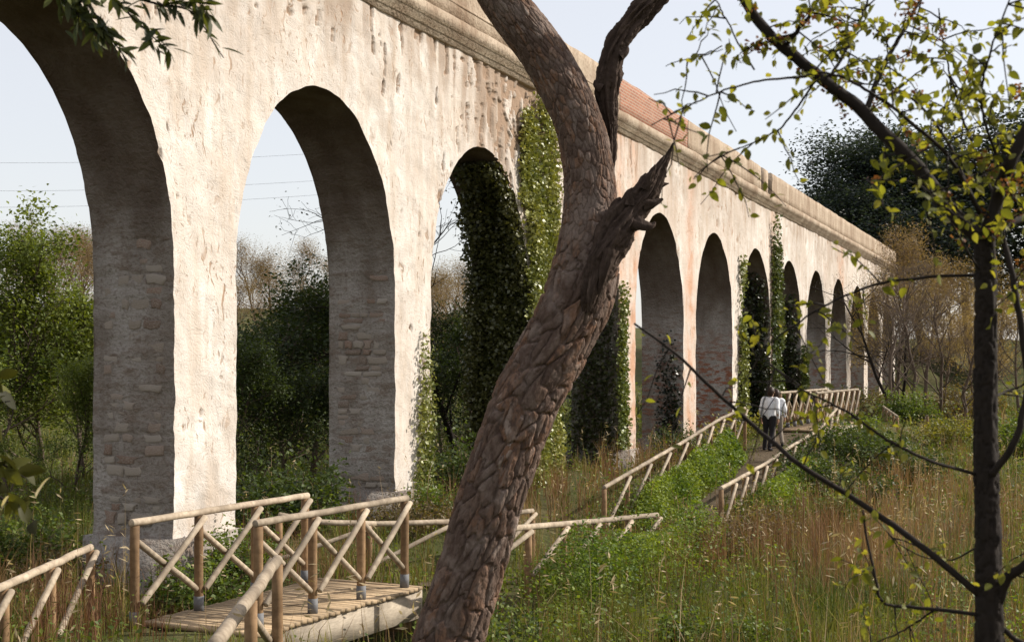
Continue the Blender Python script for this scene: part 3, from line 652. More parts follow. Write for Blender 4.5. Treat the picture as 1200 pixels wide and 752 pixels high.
limb('dead_limb', [(699, 262, 9, .16), (708, 225, 8, .22), (715, 190, 8, .25), (716, 160, 9, .25), (713, 128, 12, .25), (713, 98, 14, .25), (717, 70, 13.5, .25), (728, 45, 13, .25), (746, 20, 13.5, .25), (770, -6, 14, .25), (800, -40, 13, .25), (840, -90, 10, .25)], 300, 80, 221, .34, 0, [[(726, 66, 7, .2), (733, 60, 5, .2), (735, 50, 1, .2)], [(705, 104, 7, .2), (699, 100, 4, .2), (697, 94, 1, .2)]])
gk = Geo()
for (x, y, w) in ((583, 448, 13), (662, 240, 15)):
    pass

# ------------------------------------------------------------------ leaves as objects
def leaf_mesh(name, L, Wd, col, seed, n=4, curl=.18):
    g = np.random.default_rng(seed); t = np.linspace(0, 1, n + 1); w = Wd * .5 * np.sin(np.pi * t ** .8) ** .8; w[0] = Wd * .04; w[-1] = 0
    zc = -curl * L * t ** 2; V = []; Fq = []; Ft = []
    for i in range(n):
        V += [(L * t[i], -w[i], zc[i] + w[i] * .3), (L * t[i], 0, zc[i]), (L * t[i], w[i], zc[i] + w[i] * .3)]
    V.append((L, 0, zc[-1]))
    for i in range(n - 1):
        a = i * 3; Fq += [[a, a + 3, a + 4, a + 1], [a + 1, a + 4, a + 5, a + 2]]
    a = (n - 1) * 3; Ft = [[a, 3 * n, a + 1], [a + 1, 3 * n, a + 2]]
    return meshnp(name, V, [Ft, Fq], np.broadcast_to(np.array(col), (len(V), 3)), True)
def place_leaf(o, p, d, roll, sc):
    d = Vector(d).normalized(); q = d.to_track_quat('X', 'Z'); o.rotation_mode = 'QUATERNION'
    from mathutils import Quaternion
    o.rotation_quaternion = q @ Quaternion((1, 0, 0), roll); o.location = tuple(p); o.scale = (sc, sc, sc)

# ------------------------------------------------------------------ slender tree at the right
YR = 4.1
rt = thing('slender_tree', 'slender dark tree at right with backlit yellow green spring leaves', 'tree', px(1163, 1130, YR)); ro = np.array(rt.location)
zg = float(gz(ro[0], ro[1])); 
def rp(x, y, d=0): return px(x, y, YR + d)
tr_pts = [np.array([ro[0], ro[1], zg - .1]), rp(1162, 950), rp(1160, 760), rp(1158, 640), rp(1155, 520), rp(1155, 400), rp(1155, 320), rp(1152, 272)]
g = Geo(); C, rr = spline(tr_pts, 60, [.055, .048, .041, .038, .035, .033, .031, .034]); rr = rr * (1 + .05 * rng.normal(size=60)); V_, Q_, T_ = barktube(tr_pts, [.052, .045, .039, .036, .033, .031, .029, .032], 420, 48, .028, .075, .006, 400); g.add(V_ - ro, Q_, None, T_); g.build('trunk', M['twig'], rt, True)
BR = [  # points (x, y, depth offset), start and end radius in photo pixels
 ([(1150, 280, 0), (1115, 250, 0), (1060, 187, .05), (1005, 131, .1), (960, 96, .1), (905, 50, .1), (868, -5, .1), (850, -50, .1)], 11, 6),
 ([(1153, 280, 0), (1170, 235, 0), (1190, 190, -.1), (1215, 140, -.1), (1250, 60, -.2)], 9.5, 7),
 ([(1157, 278, 0), (1182, 265, .1), (1215, 254, .2), (1280, 230, .3)], 6, 4),
 ([(1014, 132, .1), (1032, 88, .15), (1062, 32, .2), (1085, -12, .25)], 4, 2.2),
 ([(919, 57, .1), (938, 32, .05), (962, -8, 0)], 3.6, 2.4),
 ([(972, 92, .1), (997, 45, .2), (1018, -5, .3)], 2.5, 1.6),
 ([(945, 90, .1), (880, 97, .0), (820, 118, -.1), (763, 147, -.2)], 1.9, .8),
 ([(952, 100, .1), (925, 140, .2), (905, 160, .2), (870, 175, .2), (828, 184, .2)], 1.7, .8),
 ([(1149, 250, 0), (1107, 181, -.1), (1037, 120, -.2), (976, 87, -.2), (930, 92, -.2)], 3, 1.2),
 ([(1147, 245, 0), (1099, 154, .2), (1045, 112, .3), (1000, 98, .3)], 2.6, 1),
 ([(1163, 556, -.05), (1187, 515, -.1), (1197, 447, -.1), (1185, 340, -.1), (1174, 275, -.05)], 5, 4),
 ([(1146, 695, 0), (1080, 640, 0), (1000, 585, .1), (930, 540, .1), (880, 500, .2), (830, 455, .2), (790, 415, .2), (743, 379, .2)], 5, 1.6),
 ([(1145, 556, 0), (1091, 539, -.1), (1032, 507, -.1), (984, 475, -.1), (940, 455, -.1), (900, 425, -.1)], 2.6, .9),
 ([(1147, 322, 0), (1090, 325, .1), (1035, 332, .1), (992, 348, .1), (940, 376, .1), (900, 407, .1), (868, 455, .1)], 2.6, .9),
 ([(1147, 720, 0), (1074, 709, .1), (1041, 698, .1), (1024, 644, .1), (1011, 597, .1)], 3, 1.4),
 ([(1165, 715, 0), (1182, 682, -.05), (1205, 664, -.1), (1260, 620, -.1)], 8, 5),
 ([(1165, 730, 0), (1200, 748, 0), (1260, 790, 0)], 4, 3),
 ([(1100, 711, .1), (1060, 735, .2), (1010, 760, .2)], 1.8, .8),
 ([(1150, 470, 0), (1185, 455, .2), (1230, 430, .2)], 2, 1),
 ([(1147, 640, 0), (1110, 655, .3), (1060, 640, .4), (1020, 600, .4)], 1.5, .7),
 ([(884, 82, .1), (846, 20, .2), (830, -10, .2)], 1.3, .8),
 ([(846, 54, .15), (815, 70, .1), (780, 78, .1)], 1, .6),
 ([(1150, 320, 0), (1110, 260, -.2), (1070, 215, -.3), (1010, 210, -.3)], 1.6, .8),
 ([(1170, 240, 0), (1130, 150, .3), (1110, 80, .4), (1100, 10, .4)], 2.4, 1.0),
 ([(1180, 210, 0), (1150, 130, -.2), (1160, 60, -.3), (1185, -5, -.3)], 2.2, 1.0),
]
gr = np.random.default_rng(55); lv = []; seeds = []; tw = Geo()
def twig_leaves(C, n, spread, lo=.25):
    for _ in range(n):
        i = int((lo + (1 - lo) * gr.random()) * (len(C) - 1)); lv.append(C[i] + gr.normal(0, spread, 3))
for bi, (pts, r0, r1) in enumerate(BR):
    P = np.array([rp(*p) for p in pts]); n = 12 + 6 * len(pts); C, rr = spline(P, n, np.linspace(r0, r1, len(pts)) * .86 * YR / F)
    C[1:] += np.cumsum(gr.normal(0, .0016, (n - 1, 3)), axis=0) * np.sin(np.linspace(0, np.pi, n - 1))[:, None]
    g = Geo(); v, q, t = tube(C - ro, rr, 10 if r0 > 3 else 6); g.add(v, q, t); g.build('branch', M['twig'], rt, True)
    up = bi in (0, 3, 4, 5, 8, 9, 23, 24, 1)
    nt = {0: 18, 3: 18, 4: 11, 5: 16, 6: 10, 7: 6, 8: 14, 9: 11, 22: 9, 23: 28, 24: 24, 1: 14, 2: 6, 10: 7, 11: 8, 12: 12, 13: 10, 14: 5, 20: 4, 21: 4, 17: 3, 19: 4, 18: 3, 15: 3}.get(bi, 2)
    for _ in range(nt):
        i = int(gr.uniform(.12 if up else .3, 1) * (n - 1)); a = C[i]; d = gr.normal(size=3) * np.array([1, .7, 1]); d[2] += .35 if up else -.1; d /= np.linalg.norm(d); L = gr.uniform(.07, .24)
        tp = np.array([a + d * L * u + np.array([0, 0, -.25 * L * u * u]) + gr.normal(0, .006, 3) * u for u in np.linspace(0, 1, 6)])
        v, q, t = tube(tp - ro, np.linspace(.0028, .0012, 6), 4); tw.add(v, q, t)
        for u in np.linspace(.2, 1, int(L / .022) + 1):
            p = a + d * L * u + np.array([0, 0, -.25 * L * u * u]); lv.append(p + gr.normal(0, .006, 3))
            if gr.random() < .16: seeds.append(p)
    if r1 < 2: twig_leaves(C, int(len(pts) * 2.5), .012)
tw.build('twigs', M['twig'], rt, True)['kind'] = 'stuff'
LM = [leaf_mesh('leaf', L_, W_, c_, i) for i, (L_, W_, c_) in enumerate([(.040, .024, (.15, .16, .03)), (.034, .021, (.19, .19, .035)), (.045, .026, (.09, .10, .02)), (.030, .020, (.21, .20, .045)), (.038, .022, (.12, .125, .03))])]
for m_ in LM: m_.materials.append(M['leafglow'])
def clear(p):
    x = CX + F * p[0] / p[1]; y = HY - F * (p[2] - EYE) / p[1]
    if 868 < x < 935 and 430 < y < 540: return False
    if 640 < x < 850 and 40 < y < 290: return gr.random() < .45
    if 700 < x < 860 and 330 < y < 520: return gr.random() < .35
    return True
lv = [p for p in lv if clear(p)]
gr.shuffle(lv)
rest = Geo()
for i, p in enumerate(lv):
    d = gr.normal(size=3); d[2] -= .5
    if i < 300:
        o = obj('leaf', LM[gr.integers(len(LM))], None, rt); place_leaf(o, p - ro, d, gr.uniform(-1.2, 1.2), gr.uniform(.55, 1.05))
    else:
        mm = LM[gr.integers(len(LM))]; q_ = Vector(d).normalized().to_track_quat('X', 'Z').to_matrix().to_4x4(); q_ = Matrix.Translation(Vector(p - ro)) @ q_ @ Matrix.Rotation(gr.uniform(-1.2, 1.2), 4, 'X') @ Matrix.Scale(gr.uniform(.55, 1.05), 4)
        Vv = np.array([q_ @ v_.co for v_ in mm.vertices]); f3 = [list(pl.vertices) for pl in mm.polygons if len(pl.vertices) == 3]; f4 = [list(pl.vertices) for pl in mm.polygons if len(pl.vertices) == 4]
        c_ = np.array(mm.attributes['tint'].data[0].color[:3]); rest.add(Vv, f4, f3, c_)
if rest.n: rest.build('foliage', M['leafglow'], rt, True)['kind'] = 'stuff'
sg = Geo()
for p in seeds[:90]:
    m_ = 9; leafgeo(sg, p - ro + gr.normal(0, .011, (m_, 3)), gr.uniform(.012, .022, m_), (.12, .045, .03), (.25, .11, .06), gr, .8)
sg.build('seed_clusters', M['leaf'], rt)['kind'] = 'stuff'

# ------------------------------------------------------------------ laurel at the left edge (trunk stands outside the frame)
YL = 4.6
lt = thing('laurel_tree', 'dark narrow leaved branch hanging in at the top left', 'tree', (-3.1, YL, float(gz(-3.1, YL)))); lo = np.array(lt.location)
g = Geo(); C, rr = spline([lo - [0, 0, .1], lo + [.05, 0, 1.2], lo + [.0, .05, 2.6], lo + [.2, 0, 4.0]], 30, [.07, .06, .05, .03]); v, q, t = tube(C - lo, rr, 12); g.add(v, q, t); g.build('trunk', M['twig'], lt, True)
LB = [[lo + [.1, 0, 3.2], px(-60, -90, YL), px(60, -40, YL), px(140, -8, YL), px(200, 10, YL)], [px(60, -40, YL), px(110, 15, YL), px(130, 45, YL), px(150, 72, YL)], [px(140, -8, YL), px(185, 5, YL), px(225, 15, YL), px(262, 68, YL)], [px(100, -26, YL), px(95, 0, YL), px(90, 35, YL)], [px(120, -15, YL), px(165, 30, YL), px(195, 58, YL)], [px(60, -40, YL), px(75, 0, YL), px(105, 30, YL), px(118, 45, YL)], [px(150, -5, YL), px(190, -12, YL), px(225, -5, YL), px(245, 22, YL)],
      [lo + [.0, 0, 1.5], px(-60, 440, YL), px(-15, 470, YL), px(12, 470, YL)], [lo + [.0, 0, 1.0], px(-70, 560, YL), px(-5, 580, YL), px(40, 610, YL)], [lo + [.0, 0, 1.2], px(-60, 520, YL), px(-5, 540, YL), px(30, 560, YL)]]
LLM = [leaf_mesh('leaf', L_, W_, c_, 20 + i, 4, .1) for i, (L_, W_, c_) in enumerate([(.07, .019, (.028, .036, .014)), (.058, .017, (.04, .05, .018)), (.078, .021, (.05, .058, .02)), (.065, .02, (.09, .10, .03))])]
for m_ in LLM: m_.materials.append(M['leaf'])
LW = [leaf_mesh('leaf', .085, .05, c_, 30 + i) for i, c_ in enumerate([(.05, .05, .012), (.10, .10, .02), (.03, .03, .012)])]
PALE = leaf_mesh('leaf', .09, .05, (.55, .46, .34), 40)
for m_ in LW + [PALE]: m_.materials.append(M['leaf'])
gl = np.random.default_rng(91); cnt = 0
for bi, pts in enumerate(LB):
    C, rr = spline(np.array(pts), 30, np.linspace(.011 if bi in (0, 7, 8, 9) else .005, .002, len(pts))); g = Geo(); v, q, t = tube(C - lo, rr, 6); g.add(v, q, t); g.build('branch', M['twig'], lt, True)
    if bi < 7:
        for _ in range(39 if bi else 32):
            i = int(gl.uniform(.35 if bi in (0, 2) else .15, 1) * 29); d = C[min(i + 1, 29)] - C[i - 1]; d = d / np.linalg.norm(d) + gl.normal(0, .75, 3); d[2] -= .15
            if bi == 2 and i > 17 and gl.random() < .75: continue
            if cnt < 266: o = obj('leaf', LLM[gl.integers(4)], None, lt); place_leaf(o, C[i] - lo + gl.normal(0, .012, 3), d, gl.uniform(-1.5, 1.5), gl.uniform(.75, 1.2)); cnt += 1
    else:
        for _ in range(11):
            i = int(gl.uniform(.45, 1) * 29); d = gl.normal(size=3); d[0] += .5
            o = obj('leaf', LW[gl.integers(3)], None, lt); place_leaf(o, C[i] - lo + gl.normal(0, .02, 3), d, gl.uniform(-1.5, 1.5), gl.uniform(.7, 1.2))
o = obj('leaf', PALE, None, lt); place_leaf(o, px(42, 583, YL - .02) - lo, (.4, -.2, .8), .6, 1.0)
o = obj('leaf', PALE, None, lt); place_leaf(o, px(2, 600, YL - .02) - lo, (.3, -.3, .8), 1.2, .8)

# ------------------------------------------------------------------ trees and shrubs
def skeleton(g, H, spread, levels, n0, trunk_r, crown_lo=.3, up=.35, wander=.12, nch=(5, 4, 4)):
    lim = [[], []]; tips = []
    def grow(p, d, L, r, lev):
        n = 7; pts = [p]; 
        for i in range(n - 1):
            d = d + g.normal(0, wander, 3) + np.array([0, 0, up * .12]); d = d / np.linalg.norm(d); pts.append(pts[-1] + d * L / (n - 1))
        pts = np.array(pts); rr = np.linspace(r, r * (.35 if lev else .3), n); lim[min(lev, 1)].append((pts, rr, 8 if lev == 0 else (5 if lev == 1 else 3)))
        if lev >= levels:
            tips.append(pts[3:]); return
        m = n0 if lev == 0 else nch[min(lev - 1, len(nch) - 1)]
        for c in range(m):
            t = (crown_lo + (1 - crown_lo) * (c + g.random()) / m) if lev == 0 else g.uniform(.3, 1)
            i = min(n - 2, int(t * (n - 1))); f = t * (n - 1) - i; b = pts[i] * (1 - f) + pts[i + 1] * f
            rad = g.normal(size=3); rad -= d * (rad @ d); rad /= np.linalg.norm(rad); sp = spread * g.uniform(.7, 1.2)
            nd = d * math.cos(sp) + rad * math.sin(sp) + np.array([0, 0, up * .5]); nd /= np.linalg.norm(nd)
            fall = (1 - .55 * (t - crown_lo) / (1 - crown_lo + 1e-6)) if lev == 0 else 1
            grow(b, nd, L * (.48 if lev == 0 else .58) * fall * g.uniform(.75, 1.2), r * (.45 if lev == 0 else .55) * (1 - .4 * t), lev + 1)
    grow(np.zeros(3), np.array([0, 0, 1.]), H * .86, trunk_r, 0)
    return lim, np.concatenate(tips)
def treemeshes(seed, H, nleaf, lsize, c1, c2, spread=.95, levels=3, n0=9, trunk_r=.12, sig=.22, lo=.25, up=.35, asp=.55, wander=.12, nch=(5, 4, 4)):
    g = np.random.default_rng(seed); lim, tips = skeleton(g, H, spread, levels, n0, trunk_r, lo, up, wander, nch)
    tg = Geo(); bgm = Geo()
    for pts, rr, k in lim[0]: tg.add(*tube(pts, rr, k))
    for pts, rr, k in lim[1]: bgm.add(*tube(pts, np.maximum(rr, .004), k, False)[:2])
    lg = Geo(); idx = g.integers(len(tips), size=nleaf); P = tips[idx] + g.normal(0, sig, (nleaf, 3))
    cl = fbm(P[:, 0] * 1.1 + P[:, 2] * .7 + 50, P[:, 1] * 1.1 + P[:, 2] * .6 + 50, seed, 3)
    leafgeo(lg, P, g.uniform(.6, 1.3, nleaf) * lsize, c1, c2, g, asp, .35, .2, cl * 1.6 - .3)
    return tg.mesh('trunk', True), bgm.mesh('branches', True), lg.mesh('crown')
def plant_tree(name, label, meshes, loc, sc=1.0, rz=0.0, group=None, cat='tree', lm='leaf', bm='branch'):
    o = thing(name, label, cat, loc, rz, group); o.scale = (sc if np.isscalar(sc) else sc[0],) * 2 + ((sc if np.isscalar(sc) else sc[1]),)
    for nm, me, mt in zip(('trunk', 'branches', 'crown'), meshes, (bm, bm, lm)):
        c = obj(nm, me, M[mt], o)
    return o
def at(x, Y): p = px(x, HY, Y); return np.array([p[0], p[1], float(gz(p[0], p[1])) - .08])

GREEN = treemeshes(301, 5.6, 15000, .10, (.055, .085, .018), (.17, .20, .04), .85, 3, 15, .07, .17, .03, .5)
DARKT = treemeshes(302, 6.0, 15000, .11, (.018, .03, .010), (.055, .075, .02), .95, 3, 12, .09, .24, .08, .3)
BARE = treemeshes(303, 9.0, 13000, .15, (.16, .105, .07), (.24, .17, .10), .8, 3, 12, .13, .30, .25, .45, .22)
GOLD = treemeshes(304, 8.0, 9500, .13, (.20, .135, .06), (.36, .26, .12), .95, 3, 11, .12, .34, .2, .25, .5)
EVER = treemeshes(305, 16.0, 36000, .24, (.016, .024, .024), (.040, .055, .048), 1.0, 3, 12, .28, .75, .2, .25)  # bluish leaf tint stands in for distance haze
SKEL = treemeshes(306, 7.5, 500, .07, (.06, .06, .03), (.10, .09, .04), .95, 3, 9, .10, .2, .2, .3)

TWIG = treemeshes(307, 8.0, 900, .08, (.16, .11, .07), (.24, .18, .10), .8, 4, 13, .10, .3, .12, .5, .3, .16, (5, 4, 4))
plant_tree('leafy_tree', 'fresh green bushy tree filling the leftmost arch', GREEN, at(46, 41), (1.5, .86), .3)
plant_tree('leafy_tree', 'second green tree cut by the left picture edge under the first arch', GREEN, at(-35, 37), 1.25, 2.1)
plant_tree('leafy_tree', 'low green tree close behind the leftmost pier', GREEN, at(100, 38), .95, 4.0)
plant_tree('leafy_tree', 'low green thicket tree below the first arch beside the fence', GREEN, at(12, 32), .62, 5.2)
plant_tree('leafy_tree', 'low green thicket tree against the first pier back edge', GREEN, at(84, 33), .60, 1.2)
plant_tree('dark_tree', 'low dark thicket tree at the second arch centre', DARKT, at(335, 30), .62, 3.9)
plant_tree('dark_tree', 'low dark thicket tree beside the second pier', DARKT, at(392, 31), .6, .3)
plant_tree('dark_tree', 'low dark thicket tree at the left edge of the second arch', DARKT, at(278, 29), .6, 5.9)
plant_tree('dark_tree', 'low dark thicket tree in the third arch shade', DARKT, at(548, 33), .7, 2.2)
plant_tree('dark_tree', 'dark leafy tree behind the second arch on the left side', DARKT, at(300, 33), (1.05, .84), 1.0)
plant_tree('dark_tree', 'tallest dark tree behind the second arch near its right pier', DARKT, at(365, 35), (1.0, .86), 2.6)
plant_tree('dark_tree', 'dark tree filling the lower part of the third arch', DARKT, at(520, 40), .78, 5.5)
plant_tree('dark_tree', 'dark tree seen through the arch that the pine trunk crosses', DARKT, at(590, 44), 1.0, .5)
plant_tree('bare_tree', 'bare dark tree with forked trunk seen through the third arch', SKEL, at(532, 33), (1.0, 1.0), 1.3, bm='twig')
gt = np.random.default_rng(77)
for i, (x, Y, s_, lab) in enumerate([(15, 74, .82, 'brown budding tree on the ridge at the far left edge'), (48, 80, .82, 'brown budding tree on the ridge above the green tree'), (84, 76, .82, 'brown budding tree on the ridge touching the first pier'),
                                   (285, 78, .82, 'brown budding tree on the ridge at the left of the second arch'), (322, 84, .82, 'brown budding tree on the ridge in the middle of the second arch'), (360, 80, .82, 'brown budding tree on the ridge at the right of the second arch'),
                                   (508, 80, .82, 'brown budding tree behind the left edge of the third arch'), (545, 86, .82, 'brown budding tree behind the ivy of the third arch'), (30, 92, .82, 'farthest brown tree behind the left ridge gap'), (66, 94, .82, 'farthest brown tree between the ridge trees over the green tree'), (103, 92, .82, 'farthest brown tree beside the first pier edge'), (304, 95, .82, 'farthest brown tree in the second arch left half'), (342, 96, .82, 'farthest brown tree in the second arch right half'), (525, 96, .82, 'farthest brown tree in the third arch')]):
    plant_tree('bare_tree', lab, BARE, at(x, Y), s_, i * 1.7, 'bare trees on the ridge')
for i, (x, Y, s_, lab) in enumerate([(955, 104, .82, 'dark evergreen rising just above the parapet end'), (1020, 112, 1.12, 'broad dark evergreen in the middle of the far clump'), (1085, 108, 1.08, 'dark evergreen behind the main leafy branch'), (1150, 118, 1.3, 'bluish dark evergreen behind the slender trunk fork'), (1225, 114, 1.35, 'dark evergreen at the right picture edge')]):
    plant_tree('evergreen_tree', lab, EVER, at(x, Y), (s_ * 1.35, s_), i * 1.3, 'dark evergreens beyond the aqueduct')
for i, (x, Y, s_, lab) in enumerate([(1050, 74, .88, 'golden brown budding tree where the aqueduct ends'), (1105, 84, .95, 'golden brown budding tree between aqueduct end and slender trunk'), (1140, 76, .7, 'low golden budding tree left of the slender trunk'), (1195, 72, .8, 'golden budding tree right of the slender trunk'), (1165, 98, 1.05, 'pale budding tree far behind the slender trunk')]):
    plant_tree('budding_tree', lab, GOLD, at(x, Y), (s_, s_), i * 2.1, 'golden budding trees at the right')
plant_tree('bare_tree', 'grey brown twiggy tree hiding the end of the aqueduct', BARE, at(1052, 68), (.85, .95), .7)
plant_tree('bare_tree', 'twiggy budding tree right of the aqueduct end', BARE, at(1082, 72), (.9, .85), 2.9)
plant_tree('twiggy_tree', 'grey twiggy thicket tree at the last visible arch', TWIG, at(1046, 60), (.9, .85), .2)
plant_tree('twiggy_tree', 'grey twiggy thicket tree just right of the last arch', TWIG, at(1072, 62), (.95, .92), 1.9)
plant_tree('twiggy_tree', 'grey twiggy thicket tree between last arch and slender trunk', TWIG, at(1100, 66), (1.0, .9), 3.7)
plant_tree('twiggy_tree', 'twiggy thicket tree directly left of the slender trunk', TWIG, at(1130, 64), (1.0, .75), 5.1)
plant_tree('bare_tree', 'thin dark bare tree in front of the last arches', SKEL, at(1040, 62), .95, .4, bm='twig')
plant_tree('bare_tree', 'thin dark forked bare tree right of the last arches', SKEL, at(1055, 66), .9, 2.0, bm='twig')

def shrubmesh(seed, n, ls, c1, c2, rx=.8, rz=.7, asp=.6):
    g = np.random.default_rng(seed); st = Geo(); lg = Geo(); tips = []
    for _ in range(26):
        a = g.uniform(0, 6.28); r = g.random() ** .5 * rx; e = np.array([math.cos(a) * r, math.sin(a) * r, rz * g.uniform(.55, 1.25) * (1 - .35 * (r / rx) ** 2)]); b = e * np.array([.25, .25, 0])
        P = np.array([b + (e - b) * u + np.array([0, 0, .1 * math.sin(u * 3)]) + g.normal(0, .02, 3) for u in np.linspace(0, 1, 7)]); st.add(*tube(P, np.linspace(.010, .003, 7), 4, False)[:2]); tips.append(P[2:])
    tips = np.concatenate(tips); P = tips[g.integers(len(tips), size=n)] + g.normal(0, .085, (n, 3)) * (rx / .8); P[:, 2] = np.maximum(P[:, 2], .02)
    cl = fbm(P[:, 0] * 2.5 + 20 + P[:, 2], P[:, 1] * 2.5 + 20 + P[:, 2], seed, 3); leafgeo(lg, P, g.uniform(.6, 1.3, n) * ls, c1, c2, g, asp, .4, .2, cl * 1.5 - .25)
    return st.mesh('stem', True), lg.mesh('foliage')
SH = {'g': shrubmesh(401, 2600, .07, (.05, .085, .016), (.13, .17, .035)), 'd': shrubmesh(402, 2800, .065, (.022, .04, .012), (.07, .095, .025)), 'y': shrubmesh(403, 2300, .07, (.11, .12, .025), (.24, .21, .05)), 'b': shrubmesh(404, 1700, .06, (.10, .075, .035), (.19, .14, .065))}
def shrub(kind, label, x, Y, sc, rz=0, zoff=0, sz=None, group='shrubs along the aqueduct'):
    p = at(x, Y); p[2] += zoff; o = thing('shrub', label, 'shrub', p, rz, group); o.scale = (sc, sc, sz or sc)
    for nm, me, mt in zip(('stem', 'foliage'), SH[kind], ('branch', 'leaf')): obj(nm, me, M[mt], o)
for a in [('g', 'green shrub at the foot of the sunlit first pier', 236, 18.0, 1.15, .2), ('g', 'low green shrub behind the near bridge railing', 275, 19.2, 1.0, 1.4), ('d', 'dark shrub in the second arch opening at the left', 300, 22.5, 1.5, 2.2), ('d', 'dark shrub in the second arch opening at the right', 355, 23.5, 1.5, 3.2),
          ('b', 'brownish shrub at the foot of the ivied pier', 480, 23.0, 1.0, .7), ('g', 'green tuft against the narrow ivy strand', 508, 24.5, .9, 1.9), ('d', 'dark shrub in the third arch opening', 545, 27.5, 1.6, 2.9), ('b', 'brown shrub beside the pine trunk left side', 535, 24.0, .8, 4.0),
          ('d', 'dark shrub in front of the second of the middle arches', 795, 40.0, 1.2, .4), ('b', 'reddish shrub behind the climbing fence', 770, 37.0, .9, 3.3), ('y', 'yellowish shrub left of the walking couple', 872, 45.0, 1.9, 1.1), ('y', 'yellow green shrub behind the far bridge railing', 930, 50.0, 1.6, 2.1),
          ('d', 'large dark shrub below the far bridge', 985, 36.5, 1.7, .9), ('d', 'dark shrub right of the large one below the far bridge', 1035, 37.5, 1.6, 2.6), ('g', 'green shrub in front of the far bridge beam', 1000, 40.0, 1.5, 3.9), ('d', 'low dark shrub on the slope under the handrail', 945, 33.0, 1.1, 5.0),
          ('d', 'dark shrub on the slope left of the large dark shrubs', 960, 30.5, 1.2, 1.7), ('d', 'dark rounded shrub in the dry grass right of centre', 1010, 29.5, 1.15, 4.4), ('d', 'dark shrub farthest right on the slope before the meadow', 1075, 35.0, 1.3, 3.0), ('g', 'green shrub lowest on the slope below the far bridge', 985, 26.5, .9, 5.5),
          ('b', 'reddish brown scrub right of the low pole fence end', 835, 22.5, 1.0, 2.3), ('b', 'reddish brown scrub in the dry grass below the path', 890, 24.0, 1.1, .6),
          ('y', 'bright yellow green shrub in the meadow behind the slender trunk', 1110, 52.0, 1.7, 1.2), ('g', 'green shrub in the meadow right of the slender trunk', 1190, 47.0, 1.8, 2.2), ('g', 'green shrub at the far meadow edge', 1065, 58.0, 1.8, .1), ('b', 'brown shrub at the meadow edge under the golden trees', 1130, 66.0, 2.6, 4.2),
          ('g', 'low leafy bush at the bottom edge right of the pine', 800, 14.6, .62, 1.0), ('g', 'low leafy bush at the bottom middle edge', 880, 14.2, .6, 2.0), ('d', 'dark low bush at the pine foot', 600, 14.2, .7, 3.0), ('g', 'leafy bush at the bottom left corner beside the bridge end', 50, 15.6, .6, 4.1),
          ('g', 'green shrub behind the left fence', 30, 20.0, 1.2, .9), ('b', 'brown shrub behind the left fence near the pier plinth', 80, 19.0, .9, 2.7), ('b', 'brown scrub patch beneath the last arches', 1010, 60.0, 1.8, 1.6), ('d', 'dark scrub below the last arches', 975, 62.0, 1.9, 3.6)]:
    shrub(*a)

# ------------------------------------------------------------------ grass and weeds
def scatter(n, g, rmin=9.5, rmax=95, a0=-27, a1=24):
    r = np.exp(g.uniform(math.log(rmin), math.log(rmax), n)); a = np.radians(g.uniform(a0, a1, n)); x = r * np.sin(a); y = r * np.cos(a); s, q = sq(x, y); return x, y, s, q, r
def bridgeclear(s, q): return (s > 9) & (s < 16.0) & (q > 2.5) & (q < 5.4)
def onpath(s, q): return bridgeclear(s, q) & (h2(np.floor(s * 50), np.floor(q * 50), 5) < .8) | (np.abs(q - PC(s) - .1 * np.sin(s * .6)) < .30 + .12 * vn(s * 1.3, q * 2, 88)) & (s > 27) & (s < 42.5)
def underdeck(s, q): return ((s > 12.2) & (s < 15.9) & (np.abs(q - 2.7) < .85)) | ((s > 42) & (s < 50.3) & (np.abs(q - 3.45) < .85))
def inwall(s, q):
    m = np.mod(s - S0, BAY); return (q < .12) & (q > -TT - .12) & ((m > SPAN - .1) | (m < .1))
